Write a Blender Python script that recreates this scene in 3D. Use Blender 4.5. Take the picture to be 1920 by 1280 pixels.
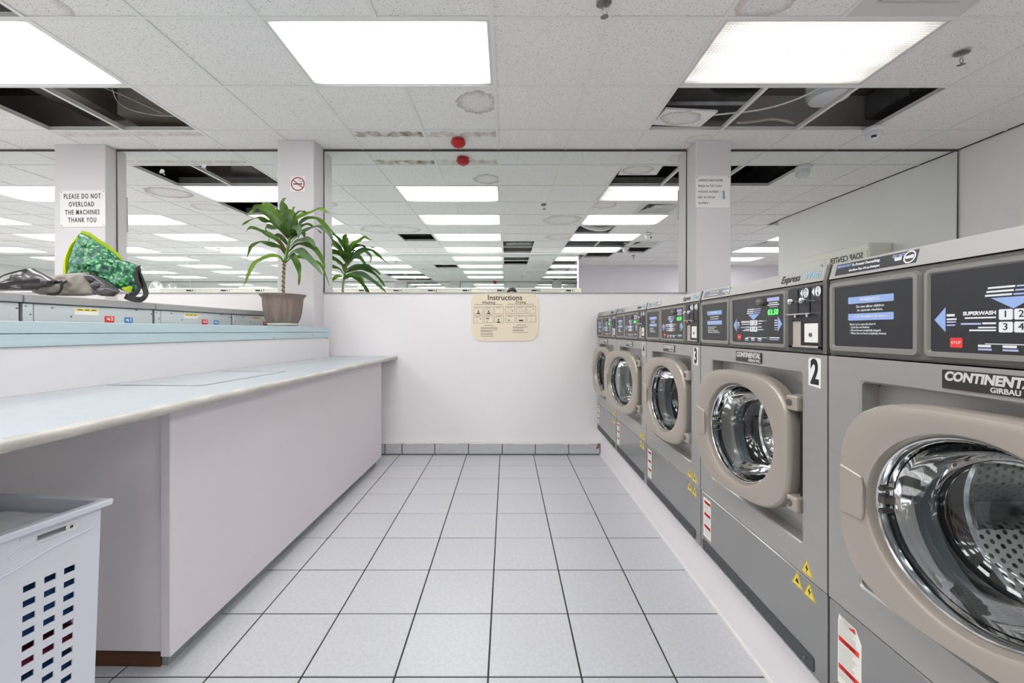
import bpy, bmesh, math, random
from mathutils import Vector, Matrix, noise

for _o in list(bpy.data.objects):
    bpy.data.objects.remove(_o, do_unlink=True)
scene = bpy.context.scene
COL = scene.collection
rnd = random.Random(7)
PI = math.pi

# ------------------------------------------------------------------ camera, world, exposure
cam_data = bpy.data.cameras.new('camera')
cam_data.sensor_width = 36.0
cam_data.lens = 36.0 * 780.0 / 1920.0
cam_data.shift_x = 10.0 / 1920.0
cam_data.shift_y = -20.0 / 1920.0
cam_data.clip_start = 0.02
cam = bpy.data.objects.new('camera', cam_data)
COL.objects.link(cam)
cam.location = (0, 0, 1.12)
cam.rotation_euler = (PI / 2, 0, 0)
scene.camera = cam

world = bpy.data.worlds.new('world')
scene.world = world
world.use_nodes = True
world.node_tree.nodes['Background'].inputs[0].default_value = (0.8, 0.85, 0.9, 1)
world.node_tree.nodes['Background'].inputs[1].default_value = 0.05

scene.view_settings.view_transform = 'Standard'
scene.view_settings.look = 'None'
scene.view_settings.exposure = 2.2
scene.view_settings.gamma = 1.0
scene.view_settings.use_curve_mapping = False

scene.cycles.max_bounces = 16
scene.cycles.diffuse_bounces = 10
scene.cycles.glossy_bounces = 8

LAMP = 2.4          # radiance of the fluorescent troffers


# ------------------------------------------------------------------ material helpers
def s2l(c):
    def f(v):
        v = v / 255.0
        return v / 12.92 if v <= 0.04045 else ((v + 0.055) / 1.055) ** 2.4
    return (f(c[0]), f(c[1]), f(c[2]), 1.0)


MATS = {}


def base_mat(name):
    m = bpy.data.materials.new(name)
    m.use_nodes = True
    MATS[name] = m
    nt = m.node_tree
    return m, nt, nt.nodes['Principled BSDF']


def N(nt, kind, **kw):
    n = nt.nodes.new(kind)
    for k, v in kw.items():
        setattr(n, k, v)
    return n


def pmat(name, rgb, rough=0.5, metal=0.0, noise_amt=0.0, noise_scale=8.0, bump=0.0, bump_scale=60.0,
         spec=0.5, emit=None, emit_s=0.0, stretch=None, coat=0.0):
    """procedural paint / plastic / metal with slight noise in colour and relief"""
    m, nt, b = base_mat(name)
    b.inputs['Base Color'].default_value = s2l(rgb)
    b.inputs['Roughness'].default_value = rough
    b.inputs['Metallic'].default_value = metal
    b.inputs['Specular IOR Level'].default_value = spec
    if coat:
        b.inputs['Coat Weight'].default_value = coat
        b.inputs['Coat Roughness'].default_value = 0.15
    tc = N(nt, 'ShaderNodeTexCoord')
    mp = N(nt, 'ShaderNodeMapping')
    nt.links.new(tc.outputs['Object'], mp.inputs['Vector'])
    if stretch:
        mp.inputs['Scale'].default_value = stretch
    if noise_amt:
        nz = N(nt, 'ShaderNodeTexNoise')
        nz.inputs['Scale'].default_value = noise_scale
        nz.inputs['Detail'].default_value = 4
        nt.links.new(mp.outputs[0], nz.inputs['Vector'])
        rp = N(nt, 'ShaderNodeMapRange')
        rp.inputs['From Min'].default_value = 0.3
        rp.inputs['From Max'].default_value = 0.7
        rp.inputs['To Min'].default_value = 1 - noise_amt
        rp.inputs['To Max'].default_value = 1 + noise_amt
        nt.links.new(nz.outputs['Fac'], rp.inputs['Value'])
        mx = N(nt, 'ShaderNodeVectorMath', operation='SCALE')
        mx.inputs[0].default_value = s2l(rgb)[:3]
        nt.links.new(rp.outputs[0], mx.inputs['Scale'])
        nt.links.new(mx.outputs[0], b.inputs['Base Color'])
    if bump:
        nz2 = N(nt, 'ShaderNodeTexNoise')
        nz2.inputs['Scale'].default_value = bump_scale
        nz2.inputs['Detail'].default_value = 3
        nt.links.new(mp.outputs[0], nz2.inputs['Vector'])
        bp = N(nt, 'ShaderNodeBump')
        bp.inputs['Strength'].default_value = bump
        bp.inputs['Distance'].default_value = 0.002
        nt.links.new(nz2.outputs['Fac'], bp.inputs['Height'])
        nt.links.new(bp.outputs[0], b.inputs['Normal'])
    if emit:
        b.inputs['Emission Color'].default_value = s2l(emit)
        b.inputs['Emission Strength'].default_value = emit_s
    return m


def speckle_tile(name, stains=()):
    """mineral-fibre ceiling tile: dark pinholes and, on some tiles, old water stains (object space)"""
    m, nt, b = base_mat(name)
    b.inputs['Roughness'].default_value = 0.9
    b.inputs['Specular IOR Level'].default_value = 0.1
    tc = N(nt, 'ShaderNodeTexCoord')
    geo = N(nt, 'ShaderNodeNewGeometry')
    vo = N(nt, 'ShaderNodeTexVoronoi')
    vo.inputs['Scale'].default_value = 95
    nt.links.new(geo.outputs['Position'], vo.inputs['Vector'])
    nz = N(nt, 'ShaderNodeTexNoise')
    nz.inputs['Scale'].default_value = 60
    nt.links.new(geo.outputs['Position'], nz.inputs['Vector'])
    th = N(nt, 'ShaderNodeMath', operation='MULTIPLY')
    nt.links.new(nz.outputs['Fac'], th.inputs[0])
    th.inputs[1].default_value = 0.42
    lt = N(nt, 'ShaderNodeMath', operation='LESS_THAN')
    nt.links.new(vo.outputs['Distance'], lt.inputs[0])
    nt.links.new(th.outputs[0], lt.inputs[1])
    sc = N(nt, 'ShaderNodeMath', operation='MULTIPLY')
    nt.links.new(lt.outputs[0], sc.inputs[0])
    sc.inputs[1].default_value = 0.62
    mix = N(nt, 'ShaderNodeMix', data_type='RGBA')
    nt.links.new(sc.outputs[0], mix.inputs[0])
    mix.inputs[6].default_value = s2l((243, 241, 239))
    mix.inputs[7].default_value = s2l((120, 118, 115))
    cur = mix.outputs[2]
    sep = N(nt, 'ShaderNodeSeparateXYZ')
    nt.links.new(tc.outputs['Object'], sep.inputs[0])
    for st in stains:
        kind = st[0]
        wob = N(nt, 'ShaderNodeTexNoise')
        wob.inputs['Scale'].default_value = st[-1]
        wob.inputs['Detail'].default_value = 5
        nt.links.new(tc.outputs['Object'], wob.inputs['Vector'])
        wv = N(nt, 'ShaderNodeMath', operation='MULTIPLY_ADD')
        nt.links.new(wob.outputs['Fac'], wv.inputs[0])
        if kind == 'ring':
            _, cx, cy, r, sx, rgb, amt, _s = st
            mp = N(nt, 'ShaderNodeMapping')
            mp.inputs['Location'].default_value = (-cx * sx, -cy, 0)
            mp.inputs['Scale'].default_value = (sx, 1, 0)
            nt.links.new(tc.outputs['Object'], mp.inputs['Vector'])
            ln = N(nt, 'ShaderNodeVectorMath', operation='LENGTH')
            nt.links.new(mp.outputs[0], ln.inputs[0])
            wv.inputs[1].default_value = r * 0.7
            wv.inputs[2].default_value = -r * 0.35
            ad = N(nt, 'ShaderNodeMath', operation='ADD')
            nt.links.new(ln.outputs['Value'], ad.inputs[0])
            nt.links.new(wv.outputs[0], ad.inputs[1])
            rp = N(nt, 'ShaderNodeValToRGB')
            e = rp.color_ramp.elements
            e[0].position = 0.0
            e[0].color = (0.12, 0.12, 0.12, 1)
            e[1].position = 1.0
            e[1].color = (0, 0, 0, 1)
            for p, v in ((0.62, 0.2), (0.82, 0.75), (0.93, 1.0), (0.97, 0.0)):
                x = e.new(p)
                x.color = (v, v, v, 1)
            dv = N(nt, 'ShaderNodeMath', operation='DIVIDE')
            nt.links.new(ad.outputs[0], dv.inputs[0])
            dv.inputs[1].default_value = r
            nt.links.new(dv.outputs[0], rp.inputs[0])
            fac = rp.outputs[0]
        else:                      # 'edge': seep mark along one side of the tile
            _, y0, w, rgb, amt, _s = st
            wv.inputs[1].default_value = w * 2.2
            wv.inputs[2].default_value = -w * 1.1
            sb = N(nt, 'ShaderNodeMath', operation='SUBTRACT')
            nt.links.new(sep.outputs['Y'], sb.inputs[0])
            sb.inputs[1].default_value = y0
            ab = N(nt, 'ShaderNodeMath', operation='ABSOLUTE')
            nt.links.new(sb.outputs[0], ab.inputs[0])
            ad = N(nt, 'ShaderNodeMath', operation='ADD')
            nt.links.new(ab.outputs[0], ad.inputs[0])
            nt.links.new(wv.outputs[0], ad.inputs[1])
            mr = N(nt, 'ShaderNodeMapRange')
            mr.inputs['From Min'].default_value = w
            mr.inputs['From Max'].default_value = w * 0.6
            nt.links.new(ad.outputs[0], mr.inputs['Value'])
            pn = N(nt, 'ShaderNodeTexNoise')
            pn.inputs['Scale'].default_value = 9.0
            pn.inputs['Detail'].default_value = 6
            nt.links.new(tc.outputs['Object'], pn.inputs['Vector'])
            pr = N(nt, 'ShaderNodeMapRange')
            pr.inputs['From Min'].default_value = 0.40
            pr.inputs['From Max'].default_value = 0.62
            pr.inputs['To Min'].default_value = 0.12
            nt.links.new(pn.outputs['Fac'], pr.inputs['Value'])
            pm = N(nt, 'ShaderNodeMath', operation='MULTIPLY')
            nt.links.new(mr.outputs[0], pm.inputs[0])
            nt.links.new(pr.outputs[0], pm.inputs[1])
            fac = pm.outputs[0]
        fm = N(nt, 'ShaderNodeMath', operation='MULTIPLY')
        nt.links.new(fac, fm.inputs[0])
        fm.inputs[1].default_value = amt
        mx = N(nt, 'ShaderNodeMix', data_type='RGBA')
        nt.links.new(fm.outputs[0], mx.inputs[0])
        nt.links.new(cur, mx.inputs[6])
        mx.inputs[7].default_value = s2l(rgb)
        cur = mx.outputs[2]
    nt.links.new(cur, b.inputs['Base Color'])
    return m


def lens_mat(name, rgb, strength, band, ew=0.13, elo=0.10):
    """glowing prismatic troffer lens: fine lattice plus brighter bands where the tubes run"""
    m, nt, b = base_mat(name)
    b.inputs['Base Color'].default_value = (0.8, 0.8, 0.8, 1)
    b.inputs['Roughness'].default_value = 0.3
    tc = N(nt, 'ShaderNodeTexCoord')
    sep = N(nt, 'ShaderNodeSeparateXYZ')
    nt.links.new(tc.outputs['Object'], sep.inputs[0])

    def wave(sock, freq, lo, hi):
        a = N(nt, 'ShaderNodeMath', operation='MULTIPLY')
        nt.links.new(sock, a.inputs[0])
        a.inputs[1].default_value = freq
        s = N(nt, 'ShaderNodeMath', operation='SINE')
        nt.links.new(a.outputs[0], s.inputs[0])
        r = N(nt, 'ShaderNodeMapRange')
        r.inputs['From Min'].default_value = -1
        r.inputs['From Max'].default_value = 1
        r.inputs['To Min'].default_value = lo
        r.inputs['To Max'].default_value = hi
        nt.links.new(s.outputs[0], r.inputs['Value'])
        return r.outputs[0]
    wx = wave(sep.outputs['X'], 2 * PI / 0.019, 0.62, 1.2)
    wy = wave(sep.outputs['Y'], 2 * PI / 0.019, 0.62, 1.2)

    def edge(sock, half, w, lo):
        ab = N(nt, 'ShaderNodeMath', operation='ABSOLUTE')
        nt.links.new(sock, ab.inputs[0])
        r = N(nt, 'ShaderNodeMapRange', interpolation_type='SMOOTHSTEP')
        r.inputs['From Min'].default_value = half
        r.inputs['From Max'].default_value = half - w
        r.inputs['To Min'].default_value = lo
        r.inputs['To Max'].default_value = 1.0
        nt.links.new(ab.outputs[0], r.inputs['Value'])
        return r.outputs[0]
    ee = N(nt, 'ShaderNodeMath', operation='MULTIPLY')
    nt.links.new(edge(sep.outputs['X'], 0.585, ew, elo), ee.inputs[0])
    nt.links.new(edge(sep.outputs['Y'], 0.285, 0.05, 0.3), ee.inputs[1])
    wb = wave(sep.outputs['Y'], 2 * PI / 0.19, 1 - band, 1 + band)
    m1 = N(nt, 'ShaderNodeMath', operation='MULTIPLY')
    nt.links.new(wx, m1.inputs[0])
    nt.links.new(wy, m1.inputs[1])
    m2 = N(nt, 'ShaderNodeMath', operation='MULTIPLY')
    nt.links.new(m1.outputs[0], m2.inputs[0])
    nt.links.new(wb, m2.inputs[1])
    m3 = N(nt, 'ShaderNodeMath', operation='MULTIPLY')
    me_ = N(nt, 'ShaderNodeMath', operation='MULTIPLY')
    nt.links.new(m2.outputs[0], me_.inputs[0])
    nt.links.new(ee.outputs[0], me_.inputs[1])
    nt.links.new(me_.outputs[0], m3.inputs[0])
    m3.inputs[1].default_value = strength
    b.inputs['Emission Color'].default_value = s2l(rgb)
    nt.links.new(m3.outputs[0], b.inputs['Emission Strength'])
    return m


def glass_mat(name, tint=(0.9, 0.95, 0.96), facing=0.25):
    m, nt, b = base_mat(name)
    nt.nodes.remove(b)
    out = nt.nodes['Material Output']
    tr = N(nt, 'ShaderNodeBsdfTransparent')
    tr.inputs[0].default_value = (*tint, 1)
    gl = N(nt, 'ShaderNodeBsdfGlossy')
    gl.inputs['Roughness'].default_value = 0.015
    lw = N(nt, 'ShaderNodeLayerWeight')
    lw.inputs['Blend'].default_value = facing
    mr = N(nt, 'ShaderNodeMapRange')
    mr.inputs['To Min'].default_value = 0.07
    mr.inputs['To Max'].default_value = 0.85
    nt.links.new(lw.outputs['Fresnel'], mr.inputs['Value'])
    mx = N(nt, 'ShaderNodeMixShader')
    nt.links.new(mr.outputs[0], mx.inputs[0])
    nt.links.new(tr.outputs[0], mx.inputs[1])
    nt.links.new(gl.outputs[0], mx.inputs[2])
    nt.links.new(mx.outputs[0], out.inputs['Surface'])
    return m


def mirror_mat(name, tint):
    m, nt, b = base_mat(name)
    b.inputs['Base Color'].default_value = (*tint, 1)
    b.inputs['Metallic'].default_value = 1
    b.inputs['Roughness'].default_value = 0.0
    return m


def drum_mat(name, radial):
    """stainless drum wall with rows of round perforations"""
    m, nt, b = base_mat(name)
    b.inputs['Metallic'].default_value = 0.85
    b.inputs['Roughness'].default_value = 0.28
    tc = N(nt, 'ShaderNodeTexCoord')
    sep = N(nt, 'ShaderNodeSeparateXYZ')
    nt.links.new(tc.outputs['Object'], sep.inputs[0])
    pitch = 0.017

    def M(op, a, b_=None):
        n = N(nt, 'ShaderNodeMath', operation=op)
        for i, v in enumerate((a, b_)):
            if v is None:
                continue
            if isinstance(v, (int, float)):
                n.inputs[i].default_value = v
            else:
                nt.links.new(v, n.inputs[i])
        return n.outputs[0]
    if radial:
        u = M('MULTIPLY', M('ARCTAN2', sep.outputs['X'], sep.outputs['Z']), 0.21 / pitch)
        v = M('MULTIPLY', sep.outputs['Y'], 1 / pitch)
    else:
        u = M('MULTIPLY', sep.outputs['X'], 1 / pitch)
        v = M('MULTIPLY', sep.outputs['Z'], 1 / pitch)
    row = M('FLOOR', v)
    odd = M('MULTIPLY', M('MODULO', row, 2.0), 0.5)
    fu = M('SUBTRACT', M('FRACT', M('ADD', u, odd)), 0.5)
    fv = M('SUBTRACT', M('FRACT', v), 0.5)
    d = M('SQRT', M('ADD', M('MULTIPLY', fu, fu), M('MULTIPLY', fv, fv)))
    hole = M('LESS_THAN', d, 0.27)
    mx = N(nt, 'ShaderNodeMix', data_type='RGBA')
    nt.links.new(hole, mx.inputs[0])
    mx.inputs[6].default_value = s2l((215, 214, 212))
    mx.inputs[7].default_value = s2l((18, 18, 20))
    nt.links.new(mx.outputs[2], b.inputs['Base Color'])
    return m


def foliage_print(name):
    """bag panel printed all over with small kale-green leaves"""
    m, nt, b = base_mat(name)
    b.inputs['Roughness'].default_value = 0.35
    tc = N(nt, 'ShaderNodeTexCoord')
    nz = N(nt, 'ShaderNodeTexNoise')
    nz.inputs['Scale'].default_value = 18
    nt.links.new(tc.outputs['Object'], nz.inputs['Vector'])
    mxv = N(nt, 'ShaderNodeMix', data_type='RGBA')
    mxv.inputs[0].default_value = 0.06
    nt.links.new(tc.outputs['Object'], mxv.inputs[6])
    nt.links.new(nz.outputs['Color'], mxv.inputs[7])
    vo = N(nt, 'ShaderNodeTexVoronoi')
    vo.inputs['Scale'].default_value = 62
    nt.links.new(mxv.outputs[2], vo.inputs['Vector'])
    rp = N(nt, 'ShaderNodeValToRGB')
    e = rp.color_ramp.elements
    e[0].position = 0.12
    e[0].color = s2l((172, 216, 176))
    e[1].position = 0.85
    e[1].color = s2l((4, 44, 46))
    k = e.new(0.36)
    k.color = s2l((70, 164, 92))
    k = e.new(0.58)
    k.color = s2l((20, 96, 70))
    nt.links.new(vo.outputs['Distance'], rp.inputs[0])
    big = N(nt, 'ShaderNodeTexNoise')
    big.inputs['Scale'].default_value = 14
    nt.links.new(tc.outputs['Object'], big.inputs['Vector'])
    mx = N(nt, 'ShaderNodeMix', data_type='RGBA')
    mr = N(nt, 'ShaderNodeMapRange')
    mr.inputs['From Min'].default_value = 0.5
    mr.inputs['From Max'].default_value = 0.75
    mr.inputs['To Max'].default_value = 0.55
    nt.links.new(big.outputs['Fac'], mr.inputs['Value'])
    nt.links.new(mr.outputs[0], mx.inputs[0])
    nt.links.new(rp.outputs[0], mx.inputs[6])
    mx.inputs[7].default_value = s2l((120, 160, 158))
    nt.links.new(mx.outputs[2], b.inputs['Base Color'])
    return m


def leaf_mat(name, a, c):
    m, nt, b = base_mat(name)
    b.inputs['Roughness'].default_value = 0.35
    tc = N(nt, 'ShaderNodeTexCoord')
    nz = N(nt, 'ShaderNodeTexNoise')
    nz.inputs['Scale'].default_value = 9
    nt.links.new(tc.outputs['Object'], nz.inputs['Vector'])
    mx = N(nt, 'ShaderNodeMix', data_type='RGBA')
    nt.links.new(nz.outputs['Fac'], mx.inputs[0])
    mx.inputs[6].default_value = s2l(a)
    mx.inputs[7].default_value = s2l(c)
    nt.links.new(mx.outputs[2], b.inputs['Base Color'])
    b.inputs['Subsurface Weight'].default_value = 0.0
    return m


# ------------------------------------------------------------------ mesh helpers
def link(o, parent=None):
    COL.objects.link(o)
    if parent is not None:
        o.parent = parent
    return o


def obj(name, bm, mat, parent=None, smooth=False, loc=None, recalc=True, sharp=35):
    if recalc:
        bmesh.ops.recalc_face_normals(bm, faces=bm.faces)
    me = bpy.data.meshes.new(name)
    bm.to_mesh(me)
    bm.free()
    mats = mat if isinstance(mat, (list, tuple)) else [mat]
    for x in mats:
        me.materials.append(x)
    if smooth:
        me.shade_smooth()
        me.set_sharp_from_angle(angle=math.radians(sharp))
    o = bpy.data.objects.new(name, me)
    if loc is not None:
        o.location = loc
    return link(o, parent)


def thing(name, label, cat, loc=(0, 0, 0), rz=0.0, group=None):
    o = bpy.data.objects.new(name, None)
    o.empty_display_size = 0.1
    o.location = loc
    o.rotation_euler = (0, 0, rz)
    link(o)
    return tag(o, label, cat, group)


def tag(o, label, cat, group=None):
    o['label'] = label
    o['category'] = cat
    if group:
        o['group'] = group
    return o


def struct(o):
    o['kind'] = 'structure'
    return o


def dup(root, loc=None, rz=None, label=None, group=None):
    def cp(o, parent):
        c = o.copy()
        COL.objects.link(c)
        if parent is not None:
            c.parent = parent
        for ch in o.children:
            cp(ch, c)
        return c
    r = cp(root, None)
    if loc is not None:
        r.location = loc
    if rz is not None:
        r.rotation_euler = (0, 0, rz)
    if label:
        r['label'] = label
    if group:
        r['group'] = group
    return r


def B():
    return bmesh.new()


def box(bm, lo, hi, bevel=0.0, seg=1, mi=0):
    vs = [bm.verts.new((x, y, z)) for x in (lo[0], hi[0]) for y in (lo[1], hi[1]) for z in (lo[2], hi[2])]
    q = [(0, 1, 3, 2), (4, 6, 7, 5), (0, 4, 5, 1), (2, 3, 7, 6), (0, 2, 6, 4), (1, 5, 7, 3)]
    fs = [bm.faces.new([vs[i] for i in f]) for f in q]
    for f in fs:
        f.material_index = mi
    if bevel:
        es = list({e for f in fs for e in f.edges})
        bmesh.ops.bevel(bm, geom=es, offset=bevel, segments=seg, affect='EDGES', profile=0.5)
    return bm


def boxed(lo, hi, bevel=0.0, seg=1):
    return box(B(), lo, hi, bevel, seg)


def prism(bm, pts, y0, y1, plane='xz', mi=0):
    """extrude a 2-D outline; plane 'xz' extrudes along y, 'xy' along z, 'yz' along x"""
    def P(p, d):
        if plane == 'xz':
            return (p[0], d, p[1])
        if plane == 'xy':
            return (p[0], p[1], d)
        return (d, p[0], p[1])
    a = [bm.verts.new(P(p, y0)) for p in pts]
    b = [bm.verts.new(P(p, y1)) for p in pts]
    n = len(pts)
    fs = [bm.faces.new(a), bm.faces.new(b[::-1])]
    for i in range(n):
        fs.append(bm.faces.new((a[i], b[i], b[(i + 1) % n], a[(i + 1) % n])))
    for f in fs:
        f.material_index = mi
    return bm


def rrect(x0, z0, x1, z1, r, n=5):
    out = []
    for cx, cz, a0 in ((x1 - r, z1 - r, 0), (x0 + r, z1 - r, 90), (x0 + r, z0 + r, 180), (x1 - r, z0 + r, 270)):
        for i in range(n + 1):
            a = math.radians(a0 + 90.0 * i / n)
            out.append((cx + r * math.cos(a), cz + r * math.sin(a)))
    return out


def lathe(bm, prof, seg=24, c=(0, 0, 0), axis='z', cap=False, mi=0):
    """revolve (radius, height) pairs round an axis through c"""
    rings = []
    for r, h in prof:
        ring = []
        for i in range(seg):
            a = 2 * PI * i / seg
            u, v = r * math.cos(a), r * math.sin(a)
            p = {'z': (u, v, h), 'y': (u, h, v), 'x': (h, u, v)}[axis]
            ring.append(bm.verts.new((p[0] + c[0], p[1] + c[1], p[2] + c[2])))
        rings.append(ring)
    for a, b in zip(rings, rings[1:]):
        for i in range(seg):
            f = bm.faces.new((a[i], a[(i + 1) % seg], b[(i + 1) % seg], b[i]))
            f.material_index = mi
    if cap:
        bm.faces.new(rings[0]).material_index = mi
        bm.faces.new(rings[-1]).material_index = mi
    return bm


def bridge_loops(bm, loops, closed_ends=False):
    rs = [[bm.verts.new(p) for p in lp] for lp in loops]
    n = len(rs[0])
    for a, b in zip(rs, rs[1:]):
        for i in range(n):
            bm.faces.new((a[i], a[(i + 1) % n], b[(i + 1) % n], b[i]))
    if closed_ends:
        bm.faces.new(rs[0])
        bm.faces.new(rs[-1])
    return bm


def tube(bm, pts, rad, seg=6, cap=True):
    pts = [Vector(p) for p in pts]
    rads = rad if isinstance(rad, (list, tuple)) else [rad] * len(pts)
    prev = None
    rings = []
    for i, p in enumerate(pts):
        t = (pts[min(i + 1, len(pts) - 1)] - pts[max(i - 1, 0)]).normalized()
        if prev is None:
            u = t.orthogonal().normalized()
        else:
            u = (prev - t * prev.dot(t)).normalized()
        prev = u
        w = t.cross(u)
        rings.append([bm.verts.new(p + (u * math.cos(2 * PI * k / seg) + w * math.sin(2 * PI * k / seg)) * rads[i])
                      for k in range(seg)])
    for a, b in zip(rings, rings[1:]):
        for k in range(seg):
            bm.faces.new((a[k], a[(k + 1) % seg], b[(k + 1) % seg], b[k]))
    if cap:
        bm.faces.new(rings[0])
        bm.faces.new(rings[-1])
    return bm


def smooth_path(pts, n=4):
    pts = [Vector(p) for p in pts]
    out = []
    for i in range(len(pts) - 1):
        p0, p1, p2, p3 = pts[max(i - 1, 0)], pts[i], pts[i + 1], pts[min(i + 2, len(pts) - 1)]
        for k in range(n):
            t = k / n
            out.append(0.5 * ((2 * p1) + (p2 - p0) * t + (2 * p0 - 5 * p1 + 4 * p2 - p3) * t * t
                              + (3 * p1 - p0 - 3 * p2 + p3) * t ** 3))
    out.append(pts[-1])
    return out


_fonts = {}


def text(name, s, size, loc, mat, parent=None, align='CENTER', depth=0.0005, sx=1.0, shear=0.0, bold=0.0, rz=0.0,
         spacing=1.0):
    """lettering as a mesh lying in the local xz plane and facing -y"""
    cu = bpy.data.curves.new('lettering', 'FONT')
    cu.body = s
    cu.size = size
    cu.align_x = align
    cu.align_y = 'CENTER'
    cu.extrude = depth
    cu.offset = bold
    cu.shear = shear
    cu.space_character = spacing
    cu.resolution_u = 3
    t = bpy.data.objects.new('lettering', cu)
    COL.objects.link(t)
    bpy.context.view_layer.update()
    dg = bpy.context.evaluated_depsgraph_get()
    me = bpy.data.meshes.new_from_object(t.evaluated_get(dg))
    bpy.data.objects.remove(t)
    bpy.data.curves.remove(cu)
    me.name = name
    me.transform(Matrix.Rotation(rz, 4, 'Z') @ Matrix.Rotation(PI / 2, 4, 'X') @ Matrix.Diagonal((sx, 1, 1, 1)))
    me.materials.clear()
    me.materials.append(mat)
    o = bpy.data.objects.new(name, me)
    o.location = loc
    return link(o, parent)


def bars(bm, rects, y0, y1):
    """flat printed marks: (x0, z0, x1, z1) blocks"""
    for x0, z0, x1, z1 in rects:
        box(bm, (x0, y0, z0), (x1, y1, z1))
    return bm


def puff(outline, depth_front, depth_back, rings=6, amp=0.006, freq=22.0, seed=0.0, c=None):
    """soft thing with a given silhouette in xz, bulging along -y / +y and crumpled"""
    bm = B()
    n = len(outline)
    if c is None:
        c = (sum(p[0] for p in outline) / n, sum(p[1] for p in outline) / n)
    edge = [bm.verts.new((p[0], 0, p[1])) for p in outline]
    for sgn, d in ((-1, depth_front), (1, depth_back)):
        prev = edge
        for k in range(1, rings):
            s = 1 - k / rings
            y = sgn * d * math.sqrt(max(0, 1 - s ** 2.2))
            cur = []
            for p in outline:
                x, z = c[0] + (p[0] - c[0]) * s, c[1] + (p[1] - c[1]) * s
                q = (0.35 - abs(noise.noise((x * freq + seed, 0.7, z * freq)))) * amp * 1.6 + \
                    (0.3 - abs(noise.noise((x * freq * 2.1 + seed, 3.1, z * freq * 2.6)))) * amp * 0.9
                q *= min(1.0, 2.2 * k / rings)
                cur.append(bm.verts.new((x, y + q * (1 if k else 0), z)))
            for i in range(n):
                bm.faces.new((prev[i], prev[(i + 1) % n], cur[(i + 1) % n], cur[i]))
            prev = cur
        ctr = bm.verts.new((c[0], sgn * d, c[1]))
        for i in range(n):
            bm.faces.new((prev[i], prev[(i + 1) % n], ctr))
    return bm


def resample(pts, step):
    out = []
    n = len(pts)
    for i in range(n):
        a, b = Vector(pts[i]), Vector(pts[(i + 1) % n])
        k = max(1, int((b - a).length / step))
        for j in range(k):
            p = a.lerp(b, j / k)
            out.append((p.x, p.y))
    return out


def at(px, py, Y):
    """a pixel of the photograph at depth Y from the camera, used when reading positions off it"""
    return Vector(((px - 950.0) / 780.0 * Y, Y, 1.12 + (620.0 - py) / 780.0 * Y))


# ------------------------------------------------------------------ materials
M_wall = pmat('painted_wall', (236, 232, 233), 0.6, noise_amt=0.015, noise_scale=1.5, bump=0.08, bump_scale=90)
M_wall_r = pmat('painted_wall_grey', (238, 237, 235), 0.6, noise_amt=0.02, noise_scale=2, bump=0.08, bump_scale=90)
M_wall_lav = pmat('painted_wall_lavender', (234, 231, 234), 0.6, noise_amt=0.02, noise_scale=2)
M_col = pmat('painted_column', (216, 212, 214), 0.6, noise_amt=0.02, noise_scale=3)
M_tile = pmat('floor_tile', (198, 199, 203), 0.32, noise_amt=0.06, noise_scale=70, bump=0.05, bump_scale=140)
M_grout = pmat('floor_grout', (58, 56, 56), 0.9, noise_amt=0.15, noise_scale=30)
M_basetile = pmat('baseboard_tile', (188, 190, 192), 0.45, noise_amt=0.08, noise_scale=35, stretch=(1, 1, 4))
M_basegrout = pmat('baseboard_grout', (95, 92, 90), 0.9)
M_paintline = pmat('paint_line', (232, 230, 228), 0.5)
M_rust = pmat('rust', (150, 92, 48), 0.8, noise_amt=0.4, noise_scale=60)
M_tee = pmat('ceiling_tee', (236, 235, 232), 0.45, spec=0.3)
M_slab = pmat('plenum_concrete', (150, 143, 134), 0.9, noise_amt=0.25, noise_scale=3)
M_lensB = lens_mat('troffer_lens', (255, 255, 255), LAMP, 0.05)
M_lensC = lens_mat('troffer_lens_warm', (255, 252, 240), LAMP * 0.15, 0.18, 0.2, 0.35)
M_frame = pmat('troffer_frame', (215, 215, 213), 0.4)
M_mirror = mirror_mat('mirror_glass', (0.93, 0.955, 0.93))
M_mirror2 = mirror_mat('mirror_glass_back', (0.84, 0.89, 0.87))
M_dark = pmat('dark_trim', (78, 74, 70), 0.6)
M_galv = pmat('galvanised_steel', (165, 167, 170), 0.4, metal=0.8, noise_amt=0.15, noise_scale=14)
M_white = pmat('white_plastic', (232, 233, 236), 0.35)
M_red = pmat('red_plastic', (188, 24, 32), 0.3)
M_chrome = pmat('chrome', (215, 215, 217), 0.12, metal=1.0)
M_darkmetal = pmat('dark_metal', (122, 119, 114), 0.32, metal=0.8)
M_black = pmat('black_plastic', (24, 24, 26), 0.45)
M_rubber = pmat('black_rubber', (14, 14, 15), 0.6)

M_steel = pmat('washer_steel', (176, 174, 171), 0.30, metal=0.55, noise_amt=0.02, noise_scale=4, stretch=(1, 1, 12))
M_steel_low = pmat('washer_steel_low', (156, 156, 155), 0.16, metal=0.55, noise_amt=0.02, noise_scale=4)
M_band = pmat('washer_band', (168, 166, 162), 0.42, metal=0.2, spec=0.4)
M_fascia = pmat('fascia_grey', (98, 96, 92), 0.4)
M_kick = pmat('kick_grey', (66, 68, 70), 0.5)
M_silver = pmat('silver_letters', (214, 213, 208), 0.3, metal=0.2)
M_bezel = pmat('bezel_grey', (138, 137, 132), 0.35, metal=0.2)
M_screen = pmat('control_film', (46, 46, 50), 0.3)
M_blue = pmat('print_blue', (150, 176, 226), 0.5)
M_lav = pmat('print_lavender', (176, 182, 222), 0.5)
M_wprint = pmat('print_white', (228, 230, 234), 0.5)
M_kprint = pmat('print_black', (22, 22, 26), 0.5)
M_rprint = pmat('print_red', (226, 58, 50), 0.5)
M_gprint = pmat('print_green', (46, 110, 86), 0.5)
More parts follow.
